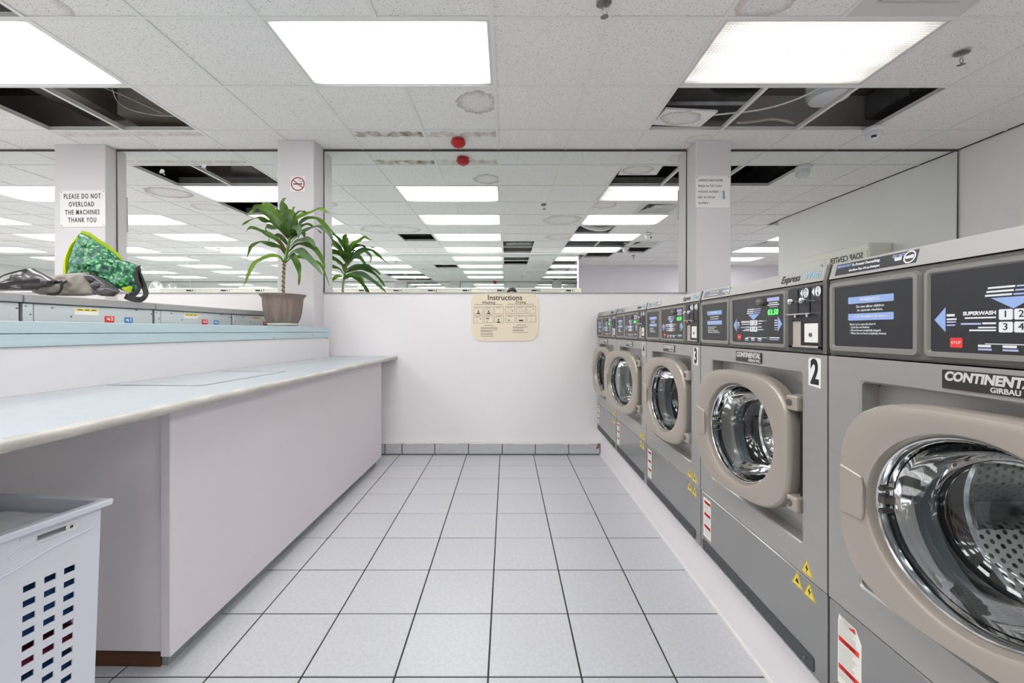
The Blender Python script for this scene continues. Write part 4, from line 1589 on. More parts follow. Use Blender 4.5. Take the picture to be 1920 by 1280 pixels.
# ------------------------------------------------------------------ soap machine on the right wall
sm = thing('soap_vending_machine', 'cream soap vending machine on the right wall above the washers', 'vending machine', (XR - 0.001, 3.11, 1.25), -PI / 2)
L, D_, H_ = 1.05, 0.24, 0.80
obj('body', boxed((0, -D_, 0), (L, 0, H_), 0.006), M_soap, sm)
obj('header', boxed((0.012, -D_ - 0.004, H_ - 0.075), (L - 0.012, -D_, H_ - 0.008), 0.002), M_soap, sm)
fr = obj('front_panel', boxed((0.02, -D_ - 0.008, 0.04), (0.60, -D_, H_ - 0.080), 0.003), M_soap, sm)
obj('side_panel', boxed((0.61, -D_ - 0.006, 0.04), (L - 0.02, -D_, H_ - 0.080), 0.003), M_soap, sm)
text('lettering', 'SOAP CENTER', 0.092, (0.30, -D_ - 0.0095, H_ - 0.125), M_ink, fr, depth=0.001, bold=0.001, sx=0.78)
bm = B()
for k in range(5):
    box(bm, (0.06 + k * 0.11, -D_ - 0.02, 0.2), (0.12 + k * 0.11, -D_ - 0.006, 0.26), 0.003)
obj('coin_slot', bm, M_galv, sm)
bm = B()
lathe(bm, [(0.02, -D_ - 0.004), (0.02, -D_ - 0.02), (0.012, -D_ - 0.024)], 14, (0.66, 0, H_ - 0.16), 'y', True)
obj('lock', bm, M_galv, sm, smooth=True)

# ------------------------------------------------------------------ signs
def sign_plate(name, label, px0, py0, px1, py1, Y, rot=0.0, th=0.004):
    a, b_ = at(px0, py1, Y), at(px1, py0, Y)
    w, h = b_.x - a.x, b_.z - a.z
    t = thing(name, label, 'sign', ((a.x + b_.x) / 2, Y, (a.z + b_.z) / 2))
    t.rotation_euler = (0, rot, 0)
    return t, w, h


t, w, h = sign_plate('overload_notice', 'white notice on the left column: please do not overload the machines', 113.5, 356.5, 198.5, 425.5, YF - 0.116, -0.012)
obj('plate', boxed((-w / 2, -0.005, -h / 2), (w / 2, 0, h / 2), 0.0015), M_sign, t)
for s, dz, dx in (('PLEASE DO NOT', 0.105, -0.002), ('OVERLOAD', 0.035, -0.010), ('THE MACHINES', -0.035, -0.002), ('THANK YOU', -0.103, -0.004)):
    text('lettering', s, 0.060, (dx, -0.0058, dz), M_ink, t, sx=0.60, depth=0.0006, bold=0.0008, spacing=1.26)
sc = B()
for x in (-w / 2 + 0.014, w / 2 - 0.014):
    for z in (-h / 2 + 0.014, h / 2 - 0.014):
        lathe(sc, [(0.006, -0.005), (0.005, -0.0075), (0.002, -0.008)], 10, (x, 0, z), 'y', True)
obj('screw_head', sc, M_tlcap, t)

t, w, h = sign_plate('no_smoking_sign', 'small square white no-smoking sign on the column behind the plant', 544.5, 330, 573, 360, YF - 0.201)
obj('plate', boxed((-w / 2, -0.003, -h / 2), (w / 2, 0, h / 2)), M_sign, t)
bm = B()
r1, r0 = w * 0.455, w * 0.385
bridge_loops(bm, [[(p[0] * r1, -0.0034, p[1] * r1) for p in circ(1, 32)], [(p[0] * r1, -0.0040, p[1] * r1) for p in circ(1, 32)],
                  [(p[0] * r0, -0.0040, p[1] * r0) for p in circ(1, 32)], [(p[0] * r0, -0.0034, p[1] * r0) for p in circ(1, 32)]])
bm2 = boxed((-r1 * 0.95, -0.0046, -0.0032), (r1 * 0.95, -0.0040, 0.0050))
bmesh.ops.rotate(bm2, verts=bm2.verts, matrix=Matrix.Rotation(math.radians(38), 3, 'Y'))
obj('ban_ring', bm, M_redring, t)
obj('ban_bar', bm2, M_redring, t)
bm = B()
box(bm, (-r0 * 0.78, -0.0039, -0.005), (r0 * 0.78, -0.0032, 0.005))
tube(bm, smooth_path([(r0 * 0.75, -0.0036, 0.010), (r0 * 0.72, -0.0036, 0.022), (r0 * 0.45, -0.0036, 0.020), (r0 * 0.25, -0.0036, 0.034), (r0 * 0.1, -0.0036, 0.036)], 4), 0.0014, 4)
obj('cigarette', bm, M_ink, t)

t, w, h = sign_plate('carpet_notice', 'white typed notice with a blue arrow on the right column', 1304, 329.5, 1368, 390, YF - 0.196)
obj('plate', boxed((-w / 2, -0.005, -h / 2), (w / 2, 0, h / 2), 0.0015), M_sign, t)
for i, s in enumerate(('CARPETS AND SHOES', 'WASH IN TOP LOAD', 'WASHER NUMBER 1', 'DRY IN DRYER', 'NUMBER 1')):
    text('lettering', s, 0.0265, (-w / 2 + 0.022, -0.0058, h / 2 - 0.042 - i * 0.0485), M_ink, t, align='LEFT', sx=0.66, depth=0.0005, spacing=1.28)
ar = B()
prism(ar, [(w / 2 - 0.062, 0.010), (w / 2 - 0.044, 0.010), (w / 2 - 0.044, -0.047), (w / 2 - 0.034, -0.047), (w / 2 - 0.053, -0.066), (w / 2 - 0.072, -0.047), (w / 2 - 0.062, -0.047)], -0.0056, -0.005)
obj('arrow_print', ar, M_inkblue, t)
sc = B()
for x in (-w / 2 + 0.012, w / 2 - 0.012):
    lathe(sc, [(0.006, -0.005), (0.005, -0.0075), (0.002, -0.008)], 10, (x, 0, h / 2 - 0.012), 'y', True)
obj('screw_head', sc, M_tlcap, t)

# instructions board (washing / drying)
IB = YF - 0.001
t = thing('instructions_board', 'cream rounded instructions board for washing and drying on the far wall', 'sign', (0, IB, 0))
def IP(u, v):      # zoomed photo coordinates of the board -> x, z
    p = at(860 + u * 180 / 1920, 530 + v * 120 / 1280, IB - 0.005)
    return p.x, p.z
pts = [IP(*q) for q in ((250, 370), (275, 290), (330, 225), (400, 208), (1480, 208), (1540, 240), (1585, 310), (1600, 390), (1598, 960), (1580, 1045),
                        (1555, 1085), (1535, 1065), (1480, 1150), (1440, 1162), (420, 1170), (350, 1145), (290, 1080), (255, 1000))]
obj('plate', prism(B(), pts, -0.006, 0.0), M_cream, t)
text('lettering', 'Instructions', 0.066, (IP(925, 300)[0], -0.0068, IP(925, 300)[1]), M_brownprint, t, depth=0.0006, bold=0.0008, sx=1.0)
text('lettering', 'Washing', 0.034, (IP(600, 396)[0], -0.0066, IP(600, 396)[1]), M_brownprint, t, depth=0.0005, bold=0.0004, sx=1.0)
text('lettering', 'Drying', 0.034, (IP(1242, 388)[0], -0.0066, IP(1242, 388)[1]), M_brownprint, t, depth=0.0005, bold=0.0004, sx=1.0)
def R2(u0, v0, u1, v1):
    a, b_ = IP(u0, v1), IP(u1, v0)
    return (a[0], a[1], b_[0], b_[1])
thin, thick = [], []
thin += [R2(320, 431, 878, 440), R2(970, 425, 1510, 434)]
for u0, v0 in ((300, 478), (505, 478), (715, 472), (940, 470), (1153, 466), (1355, 460), (302, 655), (510, 650), (718, 650), (945, 645), (1155, 645), (1360, 640)):
    u1, v1 = u0 + 186, v0 + 152
    thin += [R2(u0, v0, u1, v0 + 6), R2(u0, v1 - 6, u1, v1), R2(u0, v0, u0 + 6, v1), R2(u1 - 6, v0, u1, v1)]
    thin += [R2(u0 + 28, v0 + 18, u1 - 40, v0 + 23), R2(u0 + 28, v0 + 30, u1 - 70, v0 + 35)]
for u0, v0 in ((440, 888), (440, 908), (440, 940), (440, 960), (440, 978), (440, 1014), (440, 1032), (440, 1066)):
    thin.append(R2(u0, v0, u0 + 230 + (v0 * 7) % 120, v0 + 9))
for u0, v0 in ((1080, 880), (1080, 900), (1080, 936), (1080, 954), (1080, 988)):
    thin.append(R2(u0, v0, u0 + 220 + (v0 * 5) % 90, v0 + 9))
thin += [R2(505, 846, 700, 856), R2(1150, 838, 1350, 848)]
obj('print_lines', bars(B(), thin, -0.0064, -0.0055), M_brownsoft, t)
bm = B()
for u, v in ((394, 545), (600, 545), (797, 722)):
    c = IP(u, v + 22)
    prism(bm, [(c[0] + 0.0065 * p[0], c[1] + 0.008 * p[1]) for p in circ(1, 14)], -0.0065, -0.0055)
    q = [IP(u - 38, v + 76), IP(u + 38, v + 76), IP(u + 26, v + 58), IP(u + 10, v + 48), IP(u - 10, v + 48), IP(u - 26, v + 58)]
    prism(bm, q, -0.0065, -0.0055)
bars(bm, [R2(545, 706, 608, 724), R2(556, 764, 580, 778), R2(1205, 738, 1290, 768), R2(985, 742, 1015, 760), R2(425, 712, 447, 728), R2(1480, 515, 1500, 532), R2(1065, 548, 1085, 566)], -0.0065, -0.0055)
obj('pictogram', bm, M_brownprint, t)
bm = B()
def ell(u, v, a, b2):
    c = IP(u, v)
    k = 180 / 1920 / 780 * IB
    pts_ = [(c[0] + a * k * p[0], -0.0060, c[1] + b2 * k * p[1]) for p in circ(1, 16)]
    tube(bm, pts_ + [pts_[0]], 0.0009, 4, False)
for e in ((1025, 575, 48, 26), (1230, 560, 26, 26), (1285, 562, 24, 24), (1410, 566, 26, 18), (360, 762, 22, 20), (1010, 752, 24, 18), (1445, 745, 16, 26), (600, 565, 44, 46), (820, 752, 52, 30)):
    ell(*e)
obj('pictogram_outline', bm, M_brownsoft, t)
sc = B()
for u, v in ((1515, 258), (1572, 690), (1552, 1040), (540, 1128), (508, 1130)):
    c = IP(u, v)
    lathe(sc, [(0.003, -0.0055), (0.0015, -0.0075)], 8, (c[0], 0, c[1]), 'y', True)
obj('screw_head', sc, M_brownsoft, t)

# ------------------------------------------------------------------ small things on the ceiling and mirror
t = thing('heat_detector', 'red domed heat detector on the ceiling before the central mirror', 'detector', (-0.415, 3.565, ZC - 0.005))
bm = B()
lathe(bm, [(0.056, 0.0), (0.058, -0.012), (0.054, -0.016)], 28, (0, 0, 0), 'z', True)
obj('base', bm, M_red, t, smooth=True)
bm = B()
lathe(bm, [(0.060, -0.014), (0.064, -0.024), (0.060, -0.036), (0.046, -0.052), (0.028, -0.062), (0.0001, -0.064)], 28)
obj('dome', bm, M_red, t, smooth=True)
bm = B()
lathe(bm, [(0.006, -0.0635), (0.006, -0.066)], 10, (0.0, -0.02, 0.0), 'z', True)
obj('indicator', bm, M_kprint, t)


def make_sprinkler():
    t = thing('fire_sprinkler', 'x', 'sprinkler')
    bm = B()
    lathe(bm, [(0.036, 0.0), (0.038, -0.004), (0.030, -0.010), (0.014, -0.012)], 20, (0, 0, 0), 'z', True)
    obj('escutcheon', bm, M_darkmetal, t, smooth=True)
    bm = B()
    lathe(bm, [(0.009, -0.008), (0.009, -0.028), (0.006, -0.032)], 10, (0, 0, 0), 'z', True)
    tube(bm, [(0.008, 0, -0.028), (0.016, 0, -0.042), (0.005, 0, -0.058)], 0.003, 5)
    tube(bm, [(-0.008, 0, -0.028), (-0.016, 0, -0.042), (-0.005, 0, -0.058)], 0.003, 5)
    obj('yoke', bm, M_chrome, t, smooth=True)
    bm = B()
    lathe(bm, [(0.003, -0.055), (0.006, -0.060), (0.020, -0.063), (0.020, -0.065), (0.001, -0.065)], 14, (0, 0, 0), 'z', True)
    obj('deflector', bm, M_darkmetal, t, smooth=True)
    return t


sp = make_sprinkler()
spots = [(2.67, 2.44, 'chrome sprinkler with loose escutcheon at right, beside the lattice ceiling light'),
         (0.485, 2.075, 'chrome sprinkler at the top edge, between the two right ceiling lights'),
         (-2.70, -0.86, 'sprinkler seen in the central mirror behind the plant reflection'),
         (-5.90, -1.00, 'sprinkler seen in the second mirror from the left'),
         (2.85, -1.85, 'sprinkler seen in the central mirror above the lavender wall')]
for i, (x, y, lab) in enumerate(spots):
    o = sp if i == 0 else dup(sp)
    o.location = (x, y, ZC - 0.0035)
    if i == 0:
        o.rotation_euler = (0.10, -0.12, 0.3)
        o.location.z -= 0.006
    tag(o, lab, 'sprinkler', 'ceiling sprinklers')


def make_camera_dome():
    t = thing('security_camera', 'x', 'camera')
    bm = B()
    lathe(bm, [(0.056, 0.0), (0.058, -0.014), (0.050, -0.026)], 26, (0, 0, 0), 'z', True)
    obj('base', bm, M_white, t, smooth=True)
    bm = B()
    bmesh.ops.create_uvsphere(bm, u_segments=24, v_segments=14, radius=0.042)
    bmesh.ops.translate(bm, verts=bm.verts, vec=(0, 0, -0.045))
    obj('eyeball', bm, M_white, t, smooth=True)
    bm = B()
    lathe(bm, [(0.026, 0.034), (0.026, 0.045), (0.022, 0.047), (0.0001, 0.047)], 20)
    bmesh.ops.rotate(bm, verts=bm.verts, matrix=Matrix.Rotation(math.radians(112), 3, 'X'))
    bmesh.ops.translate(bm, verts=bm.verts, vec=(0, 0, -0.045))
    obj('faceplate', bm, M_white, t, smooth=True)
    bm = B()
    box(bm, (-0.013, 0.0, -0.006), (0.013, 0.004, 0.008))
    bmesh.ops.rotate(bm, verts=bm.verts, matrix=Matrix.Rotation(math.radians(22), 3, 'X'))
    bmesh.ops.translate(bm, verts=bm.verts, vec=(0, -0.0465, -0.063))
    obj('lens', bm, M_black, t)
    return t


cd = make_camera_dome()
for i, (x, y, rz, lab) in enumerate(((2.965, 3.36, -0.72, 'white turret camera at the right corner of the three-tile ceiling opening'),
                                     (2.42, 0.40, 2.6, 'white turret camera seen in the central mirror, the nearer of two to it'),
                                     (2.39, -0.85, 2.6, 'white turret camera seen in the central mirror, the farther of two'))):
    o = cd if i == 0 else dup(cd)
    o.location = (x, y, ZC - 0.006)
    o.rotation_euler = (0, 0, rz)
    o.scale = (1.3, 1.3, 1.3)
    tag(o, lab, 'camera', 'turret cameras on the ceiling')

for i, (px, py, lab) in enumerate(((304, 321, 'white suction hook on the mirror, the left and lower of two'),
                                   (382, 311, 'white suction hook on the mirror, the right and higher of two'))):
    p = at(px, py, YF - 0.013)
    t = thing('suction_hook', lab, 'hook', (p.x, YF - 0.0125, p.z), 0, 'hooks on the mirror')
    bm = B()
    lathe(bm, [(0.020, 0.0), (0.019, -0.003), (0.010, -0.008), (0.0001, -0.009)], 18, (0, 0, 0), 'y')
    obj('cup', bm, M_white, t, smooth=True)
    bm = B()
    tube(bm, smooth_path([(0, -0.008, 0.004), (0, -0.013, -0.010), (0, -0.016, -0.022), (0, -0.024, -0.024), (0, -0.026, -0.014)], 3), 0.003, 6)
    obj('hook', bm, M_white, t, smooth=True)

# ------------------------------------------------------------------ potted dracaena
PX, PY, PZ = -1.715, 3.19, 1.1545
plant = thing('potted_dracaena', 'potted dracaena with drooping strap leaves on the blue ledge', 'plant', (PX, PY, PZ))
bm = B()
lathe(bm, [(0.001, 0.004), (0.095, 0.004), (0.105, 0.010), (0.108, 0.022), (0.102, 0.024), (0.09, 0.014), (0.001, 0.014)], 40)
obj('saucer', bm, pmat('saucer_plastic', (206, 200, 196), 0.4), plant, smooth=True)
bm = B()
prof = [(0.090, 0.016), (0.104, 0.030), (0.118, 0.060), (0.128, 0.100), (0.134, 0.150), (0.138, 0.195), (0.142, 0.212), (0.158, 0.232), (0.163, 0.240),
        (0.160, 0.243), (0.148, 0.236), (0.136, 0.220), (0.130, 0.190), (0.001, 0.188)]
seg = 80
rings = []
for r, z in prof:
    ring = []
    for i in range(seg):
        a = 2 * PI * i / seg
        fl = 0.0
        if 0.03 <= z <= 0.2 and r > 0.1:
            fl = 0.0042 * math.cos(a * 20)
        ring.append(bm.verts.new(((r + fl) * math.cos(a), (r + fl) * math.sin(a), z)))
    rings.append(ring)
for a, b_ in zip(rings, rings[1:]):
    for i in range(seg):
        bm.faces.new((a[i], a[(i + 1) % seg], b_[(i + 1) % seg], b_[i]))
bm.faces.new(rings[0])
obj('pot', bm, M_pot, plant, smooth=True)
bm = B()
lathe(bm, [(0.0001, 0.205), (0.06, 0.203), (0.131, 0.198)], 30)
obj('soil', bm, M_soil, plant, smooth=True)


def LP(u, v, dy=0.0):
    """zoomed photo coordinates of the plant -> plant-local point, dy towards the back"""
    p = at(420 + u * 240 / 1182, 360 + v * 260 / 1280, PY + dy)
    return Vector((p.x - PX, dy, p.z - PZ))


cane = [LP(548, 960), LP(548, 880), LP(551, 780), LP(556, 690), LP(562, 630)]
bm = B()
tube(bm, smooth_path(cane, 4), 0.0105, 10)
st = obj('cane', bm, M_stem, plant, smooth=True)
bm = B()
pp = smooth_path(cane, 7)
for i, p in enumerate(pp[2:-1]):
    s = 0.0112
    box(bm, (p.x - s + (i % 3) * 0.006, p.y - s, p.z - 0.0035), (p.x + s - ((i + 1) % 3) * 0.005, p.y + s * 0.3, p.z + 0.0035))
obj('cane_scar', bm, M_stemring, st)
bm = B()
tube(bm, smooth_path([LP(562, 640), LP(585, 540), LP(605, 430), LP(612, 330)], 4), [0.0115, 0.011, 0.011, 0.011, 0.011, 0.011, 0.011, 0.011, 0.010, 0.009, 0.008, 0.006, 0.005], 8)
obj('crown_stem', bm, M_leaf1, plant, smooth=True)

leaves = [
    # polyline (u, v), max half-width (m), depth swing (m, + to the back), material
    ([(605, 380), (575, 220), (545, 100), (575, 55)], 0.036, -0.04, M_leaf1),
    ([(600, 420), (500, 300), (400, 200), (300, 130), (270, 195)], 0.040, -0.12, M_leaf1),
    ([(600, 400), (520, 260), (430, 160), (370, 118), (300, 150), (200, 225)], 0.032, 0.06, M_leaf2),
    ([(590, 430), (480, 300), (390, 270), (310, 240), (210, 280), (165, 312)], 0.024, -0.10, M_leaf1),
    ([(575, 540), (500, 450), (420, 400), (330, 355), (250, 330), (200, 368)], 0.026, -0.16, M_leaf1),
    ([(565, 580), (530, 520), (470, 500), (400, 475), (340, 465), (260, 500), (225, 570), (205, 640)], 0.026, 0.10, M_leaf1),
    ([(553, 660), (520, 605), (440, 590), (360, 615), (290, 650), (235, 740), (200, 830), (172, 875)], 0.022, -0.14, M_leaf2),
    ([(612, 340), (625, 220), (645, 150), (655, 138)], 0.018, 0.05, M_leaf2),
    ([(612, 400), (650, 270), (720, 215), (800, 190), (890, 155), (960, 190), (1045, 200)], 0.021, 0.10, M_leaf2),
    ([(615, 440), (680, 320), (760, 250), (860, 248), (920, 295), (1000, 370), (1065, 420)], 0.024, -0.12, M_leaf1),
    ([(605, 480), (700, 390), (790, 340), (880, 320), (960, 370), (1000, 430), (992, 495)], 0.024, 0.12, M_leaf3),
    ([(600, 520), (660, 470), (740, 440), (810, 460), (845, 510)], 0.036, -0.20, M_leaf3),
    ([(590, 560), (660, 500), (740, 480), (830, 520), (900, 610), (935, 700)], 0.032, -0.18, M_leaf1),
    ([(583, 600), (640, 555), (700, 545), (770, 600), (850, 680), (905, 765)], 0.036, -0.24, M_leaf3),
    ([(572, 640), (610, 590), (645, 600), (690, 690), (700, 770), (690, 862)], 0.028, -0.22, M_leaf1),
    ([(575, 650), (620, 610), (700, 600), (790, 625), (880, 660), (930, 740), (975, 868)], 0.016, 0.14, M_leaf2),
    ([(595, 500), (530, 420), (470, 400), (430, 410), (412, 450)], 0.026, 0.18, M_leaf1),
    ([(600, 400), (530, 330), (450, 330), (390, 320), (400, 375)], 0.034, 0.16, M_leaf1),
    ([(605, 430), (620, 340), (680, 330), (700, 380), (680, 450)], 0.030, -0.16, M_leaf3),
    ([(608, 360), (650, 240), (690, 190), (735, 180), (760, 210)], 0.020, -0.10, M_leaf1),
    ([(610, 380), (560, 260), (510, 190), (440, 170), (400, 210)], 0.022, 0.18, M_leaf1),
    ([(612, 400), (660, 300), (640, 200), (590, 160)], 0.026, 0.20, M_leaf1),
    ([(600, 450), (690, 380), (740, 390), (750, 425)], 0.026, 0.22, M_leaf1),
    ([(610, 420), (690, 330), (770, 300), (840, 330), (900, 380)], 0.020, 0.24, M_leaf1),
    ([(600, 430), (560, 360), (540, 310), (560, 260)], 0.022, -0.22, M_leaf1),
    ([(575, 560), (545, 500), (525, 460), (535, 415), (555, 425)], 0.018, -0.08, M_leafb),
    ([(610, 400), (600, 280), (560, 200), (520, 210)], 0.026, -0.18, M_leaf3),
]
for li, (poly, hw, swing, mat_) in enumerate(leaves):
    n = len(poly)
    ctrl = []
    for i, (u, v) in enumerate(poly):
        s = i / (n - 1)
        ctrl.append(LP(u, v, swing * s))
    path = smooth_path(ctrl, 5)
    m = len(path)
    bm = B()
    prev = None
    side0 = None
    for i, p in enumerate(path):
        s = i / (m - 1)
        tdir = (path[min(i + 1, m - 1)] - path[max(i - 1, 0)]).normalized()
        ref = Vector((0.32 if li in (5, 6) else 0.25 * math.sin(li * 1.7), -0.75, 0.62)).normalized()
        side = tdir.cross(ref)
        if side.length < 1e-3:
            side = Vector((1, 0, 0))
        side.normalize()
        if side0 is not None and side.dot(side0) < 0:
            side = -side
        side0 = side
        nrm = side.cross(tdir).normalized()
        if s < 0.25:
            wv = 0.22 + 0.78 * (s / 0.25) ** 1.2 if n > 4 else 0.45 + 0.55 * s / 0.25
        else:
            wv = max(0.02, 1 - ((s - 0.25) / 0.75) ** 2.4)
        wv *= hw * 0.88
        wave = 0.005 * math.sin(s * 17 + li) * min(1, s * 3) * (0.3 if li == 6 else 1.0)
        a = bm.verts.new(p - side * wv + nrm * (wv * 0.28 + wave))
        c = bm.verts.new(p)
        b_ = bm.verts.new(p + side * wv + nrm * (wv * 0.28 - wave))
        if prev:
            bm.faces.new((prev[0], prev[1], c, a))
            bm.faces.new((prev[1], prev[2], b_, c))
        prev = (a, c, b_)
    ext = bmesh.ops.solidify(bm, geom=list(bm.faces), thickness=0.0012)
    obj('leaf', bm, mat_, plant, smooth=True, sharp=70)

# ------------------------------------------------------------------ shopping bag and dark plastic bag on the steel washers
BY = 2.30
TOP = 1.2765
bag = thing('shopping_bag', 'crumpled reusable shopping bag printed with green leaves, lime edges and black handles', 'bag', (-2.25, BY, TOP))
def GP_(u, v, dy=0.0, f=200 / 1280, ox=100, oy=420):
    p = at(ox + u * f, oy + v * f, BY + dy)
    return (p.x + 2.25, p.z - TOP)
green = resample([GP_(*q) for q in ((330, 105), (430, 140), (520, 205), (620, 270), (720, 340), (810, 430), (900, 450), (1010, 490), (985, 560), (990, 650), (1015, 750), (960, 830),
                                    (870, 810), (760, 760), (640, 700), (480, 700), (300, 690), (185, 690), (195, 560), (225, 400), (270, 260))], 0.02)
bm = puff(green, 0.060, 0.05, 14, 0.030, 13.0, 2.0)
obj('printed_panel', bm, M_kale, bag, smooth=True, sharp=60)
def ribbon(pts, w, th=0.003):
    bm = B()
    path = smooth_path(pts, 4)
    prev = None
    L0, L1 = [], []
    for i, p in enumerate(path):
        t_ = (path[min(i + 1, len(path) - 1)] - path[max(i - 1, 0)]).normalized()
        n_ = t_.cross(Vector((0, -1, 0.15))).normalized()
        L0.append(p - n_ * w / 2)
        L1.append(p + n_ * w / 2)
    a0 = [bm.verts.new(p) for p in L0]
    a1 = [bm.verts.new(p) for p in L1]
    for i in range(len(path) - 1):
        bm.faces.new((a0[i], a0[i + 1], a1[i + 1], a1[i]))
    bmesh.ops.solidify(bm, geom=list(bm.faces), thickness=th)
    return bm
def G3(u, v, dy=0.0):
    a = GP_(u, v, dy)
    return Vector((a[0], dy, a[1]))
lime = resample([GP_(*q) for q in ((330, 98), (250, 230), (160, 390), (140, 540), (135, 690), (185, 690), (200, 540), (228, 400), (280, 260), (345, 120))], 0.02)
obj('side_gusset', puff(lime, 0.03, 0.02, 4, 0.006, 20.0, 5.0), M_lime, bag, smooth=True, loc=(0, 0.0, 0))
obj('edge_piping', ribbon([G3(330, 100, 0.0), G3(430, 125, 0.0), (G3(530, 195, 0.0)), G3(640, 265, 0.0), G3(730, 335, 0.0), G3(815, 425, 0.0)], 0.022), M_lime, bag)
obj('lime_corner', puff(resample([GP_(*q) for q in ((900, 775), (1010, 750), (985, 830), (940, 815))], 0.01), 0.03, 0.01, 3, 0.003), M_lime, bag, loc=(0, -0.03, 0))
grey = resample([GP_(*q) for q in ((-40, 735), (0, 700), (110, 690), (350, 650), (460, 640), (620, 632), (650, 700), (690, 790), (720, 890), (560, 905), (330, 905), (60, 890), (-30, 860))], 0.02)
obj('grey_panel', puff(grey, 0.045, 0.03, 12, 0.030, 9.0, 9.0), M_baggrey, bag, smooth=True, loc=(0, -0.09, 0.012), sharp=50)
blk = resample([GP_(*q) for q in ((600, 640), (680, 660), (790, 720), (900, 790), (960, 860), (900, 910), (760, 905), (690, 880), (650, 760))], 0.02)
obj('black_panel', puff(blk, 0.050, 0.03, 12, 0.034, 14.0, 4.0), M_plasticbag, bag, smooth=True, loc=(0, -0.085, 0.012), sharp=45)
obj('handle', ribbon([G3(1015, 505, -0.03), G3(1030, 600, -0.06), G3(1090, 760, -0.1), G3(1110, 840, -0.12), G3(1050, 905, -0.13), G3(930, 890, -0.12), G3(860, 860, -0.1)], 0.030), M_bagblack, bag)
obj('handle', ribbon([G3(990, 560, -0.05), G3(1000, 680, -0.09), G3(1030, 760, -0.10), G3(980, 840, -0.11), G3(900, 850, -0.10)], 0.026), M_bagblack, bag)
obj('hem', ribbon([G3(170, 688, -0.15), G3(110, 715, -0.15), G3(90, 790, -0.15), G3(30, 840, -0.14), G3(-80, 845, -0.13)], 0.016), M_bagblack, bag)
obj('hem', ribbon([G3(-120, 740, -0.12), G3(-40, 712, -0.13), G3(60, 700, -0.13), G3(110, 688, -0.13)], 0.014), M_bagblack, bag)

bag2 = thing('bin_bag', 'crumpled dark grey plastic bag on the steel washers at the left edge', 'bag', (-2.4, 2.15, TOP))
def HP(u, v):
    p = at(u * 300 / 1600, 420 + v * 240 / 1280, 2.15)
    return (p.x + 2.4, p.z - TOP)
dk = resample([HP(*q) for q in ((-260, 640), (-60, 600), (40, 575), (150, 520), (255, 480), (290, 450), (340, 475), (430, 525), (530, 575), (470, 630), (300, 672), (0, 680), (-240, 690))], 0.02)
obj('bag_body', puff(dk, 0.075, 0.06, 14, 0.055, 9.0, 1.5), M_plasticbag, bag2, smooth=True, sharp=40, loc=(0, 0.02, 0.006))
H3 = lambda u, v, dy: Vector((HP(u, v)[0], dy, HP(u, v)[1]))
obj('bag_mouth', ribbon([H3(-200, 625, -0.08), H3(0, 640, -0.10), H3(200, 635, -0.10), H3(380, 605, -0.09), H3(530, 580, -0.06)], 0.018), M_bagblack, bag2)
obj('bag_tie', ribbon([H3(290, 455, -0.01), H3(230, 520, -0.07), H3(215, 570, -0.10), H3(190, 610, -0.11)], 0.012), M_bagblack, bag2)

# ------------------------------------------------------------------ laundry hamper with clothes
HZ = 0.66
u_ = Vector((-0.232, -1, 0)).normalized()       # along the aisle-facing side, towards the camera
v_ = Vector((-1, 0.10, 0)).normalized()         # along the far end, away from the aisle
corner = Vector((-1.095, 1.12, 0))
hamper = thing('laundry_hamper', 'tall white plastic laundry hamper with slotted sides under the counter', 'laundry basket', (corner.x, corner.y, 0))
LH, WH = 0.42, 0.36


def hp(a, b_, z, taper=0.06):
    """a along the aisle side (0..1), b across (0..1), with the walls tapering towards the base"""
    k = 1 - taper * (1 - z / HZ)
    return u_ * (LH * (0.5 + (a - 0.5) * k)) + v_ * (WH * (0.5 + (b_ - 0.5) * k)) + Vector((0, 0, z))


def hamper_side(face, ncol_groups):
    """grid of quads with slots left out, thickened"""
    length = LH if face in ('a0', 'a1') else WH
    xs_ = [0.0]
    hole_cols = []
    x = 0.052
    for g_ in range(ncol_groups):
        for k in range(3):
            xs_ += [x, x + 0.023]
            hole_cols.append(len(xs_) - 2)
            x += 0.0385
        x += 0.040
    xs_.append(length)
    zs_ = [0.006]
    hole_rows = []
    z = 0.515
    rows = []
    while z > 0.06:
        rows.append(z)
        z -= 0.0345
    for z in reversed(rows):
        zs_ += [z - 0.008, z + 0.008]
        hole_rows.append(len(zs_) - 2)
    slot_r = None
    if face == 'a1':
        zs_ += [0.618, 0.630]
        slot_r = len(zs_) - 2
    zs_.append(HZ)
    bm = B()
    grid = []
    for z in zs_:
        row = []
        for xx_ in xs_:
            t_ = xx_ / length
            q = {'a1': lambda: hp(t_, 0.0, z), 'a0': lambda: hp(t_, 1.0, z), 'b0': lambda: hp(0.0, t_, z), 'b1': lambda: hp(1.0, t_, z)}[face]()
            row.append(bm.verts.new(q))
        grid.append(row)
    for r in range(len(zs_) - 1):
        for c in range(len(xs_) - 1):
            if r in hole_rows and c in hole_cols:
                continue
            if slot_r is not None and r == slot_r and 1 <= c <= 4:
                continue
            bm.faces.new((grid[r][c], grid[r][c + 1], grid[r + 1][c + 1], grid[r + 1][c]))
    bmesh.ops.recalc_face_normals(bm, faces=bm.faces)
    bmesh.ops.solidify(bm, geom=list(bm.faces), thickness=0.0035)
    return bm


for f_, n in (('a1', 3), ('a0', 3), ('b0', 2), ('b1', 2)):
    obj('side_wall', hamper_side(f_, n), M_hamper, hamper)
bm = B()
prism(bm, [tuple(hp(a, b_, 0.0)[:2]) for a, b_ in ((0, 0), (1, 0), (1, 1), (0, 1))], 0.0, 0.006, 'xy')
obj('base', bm, M_hamper, hamper)
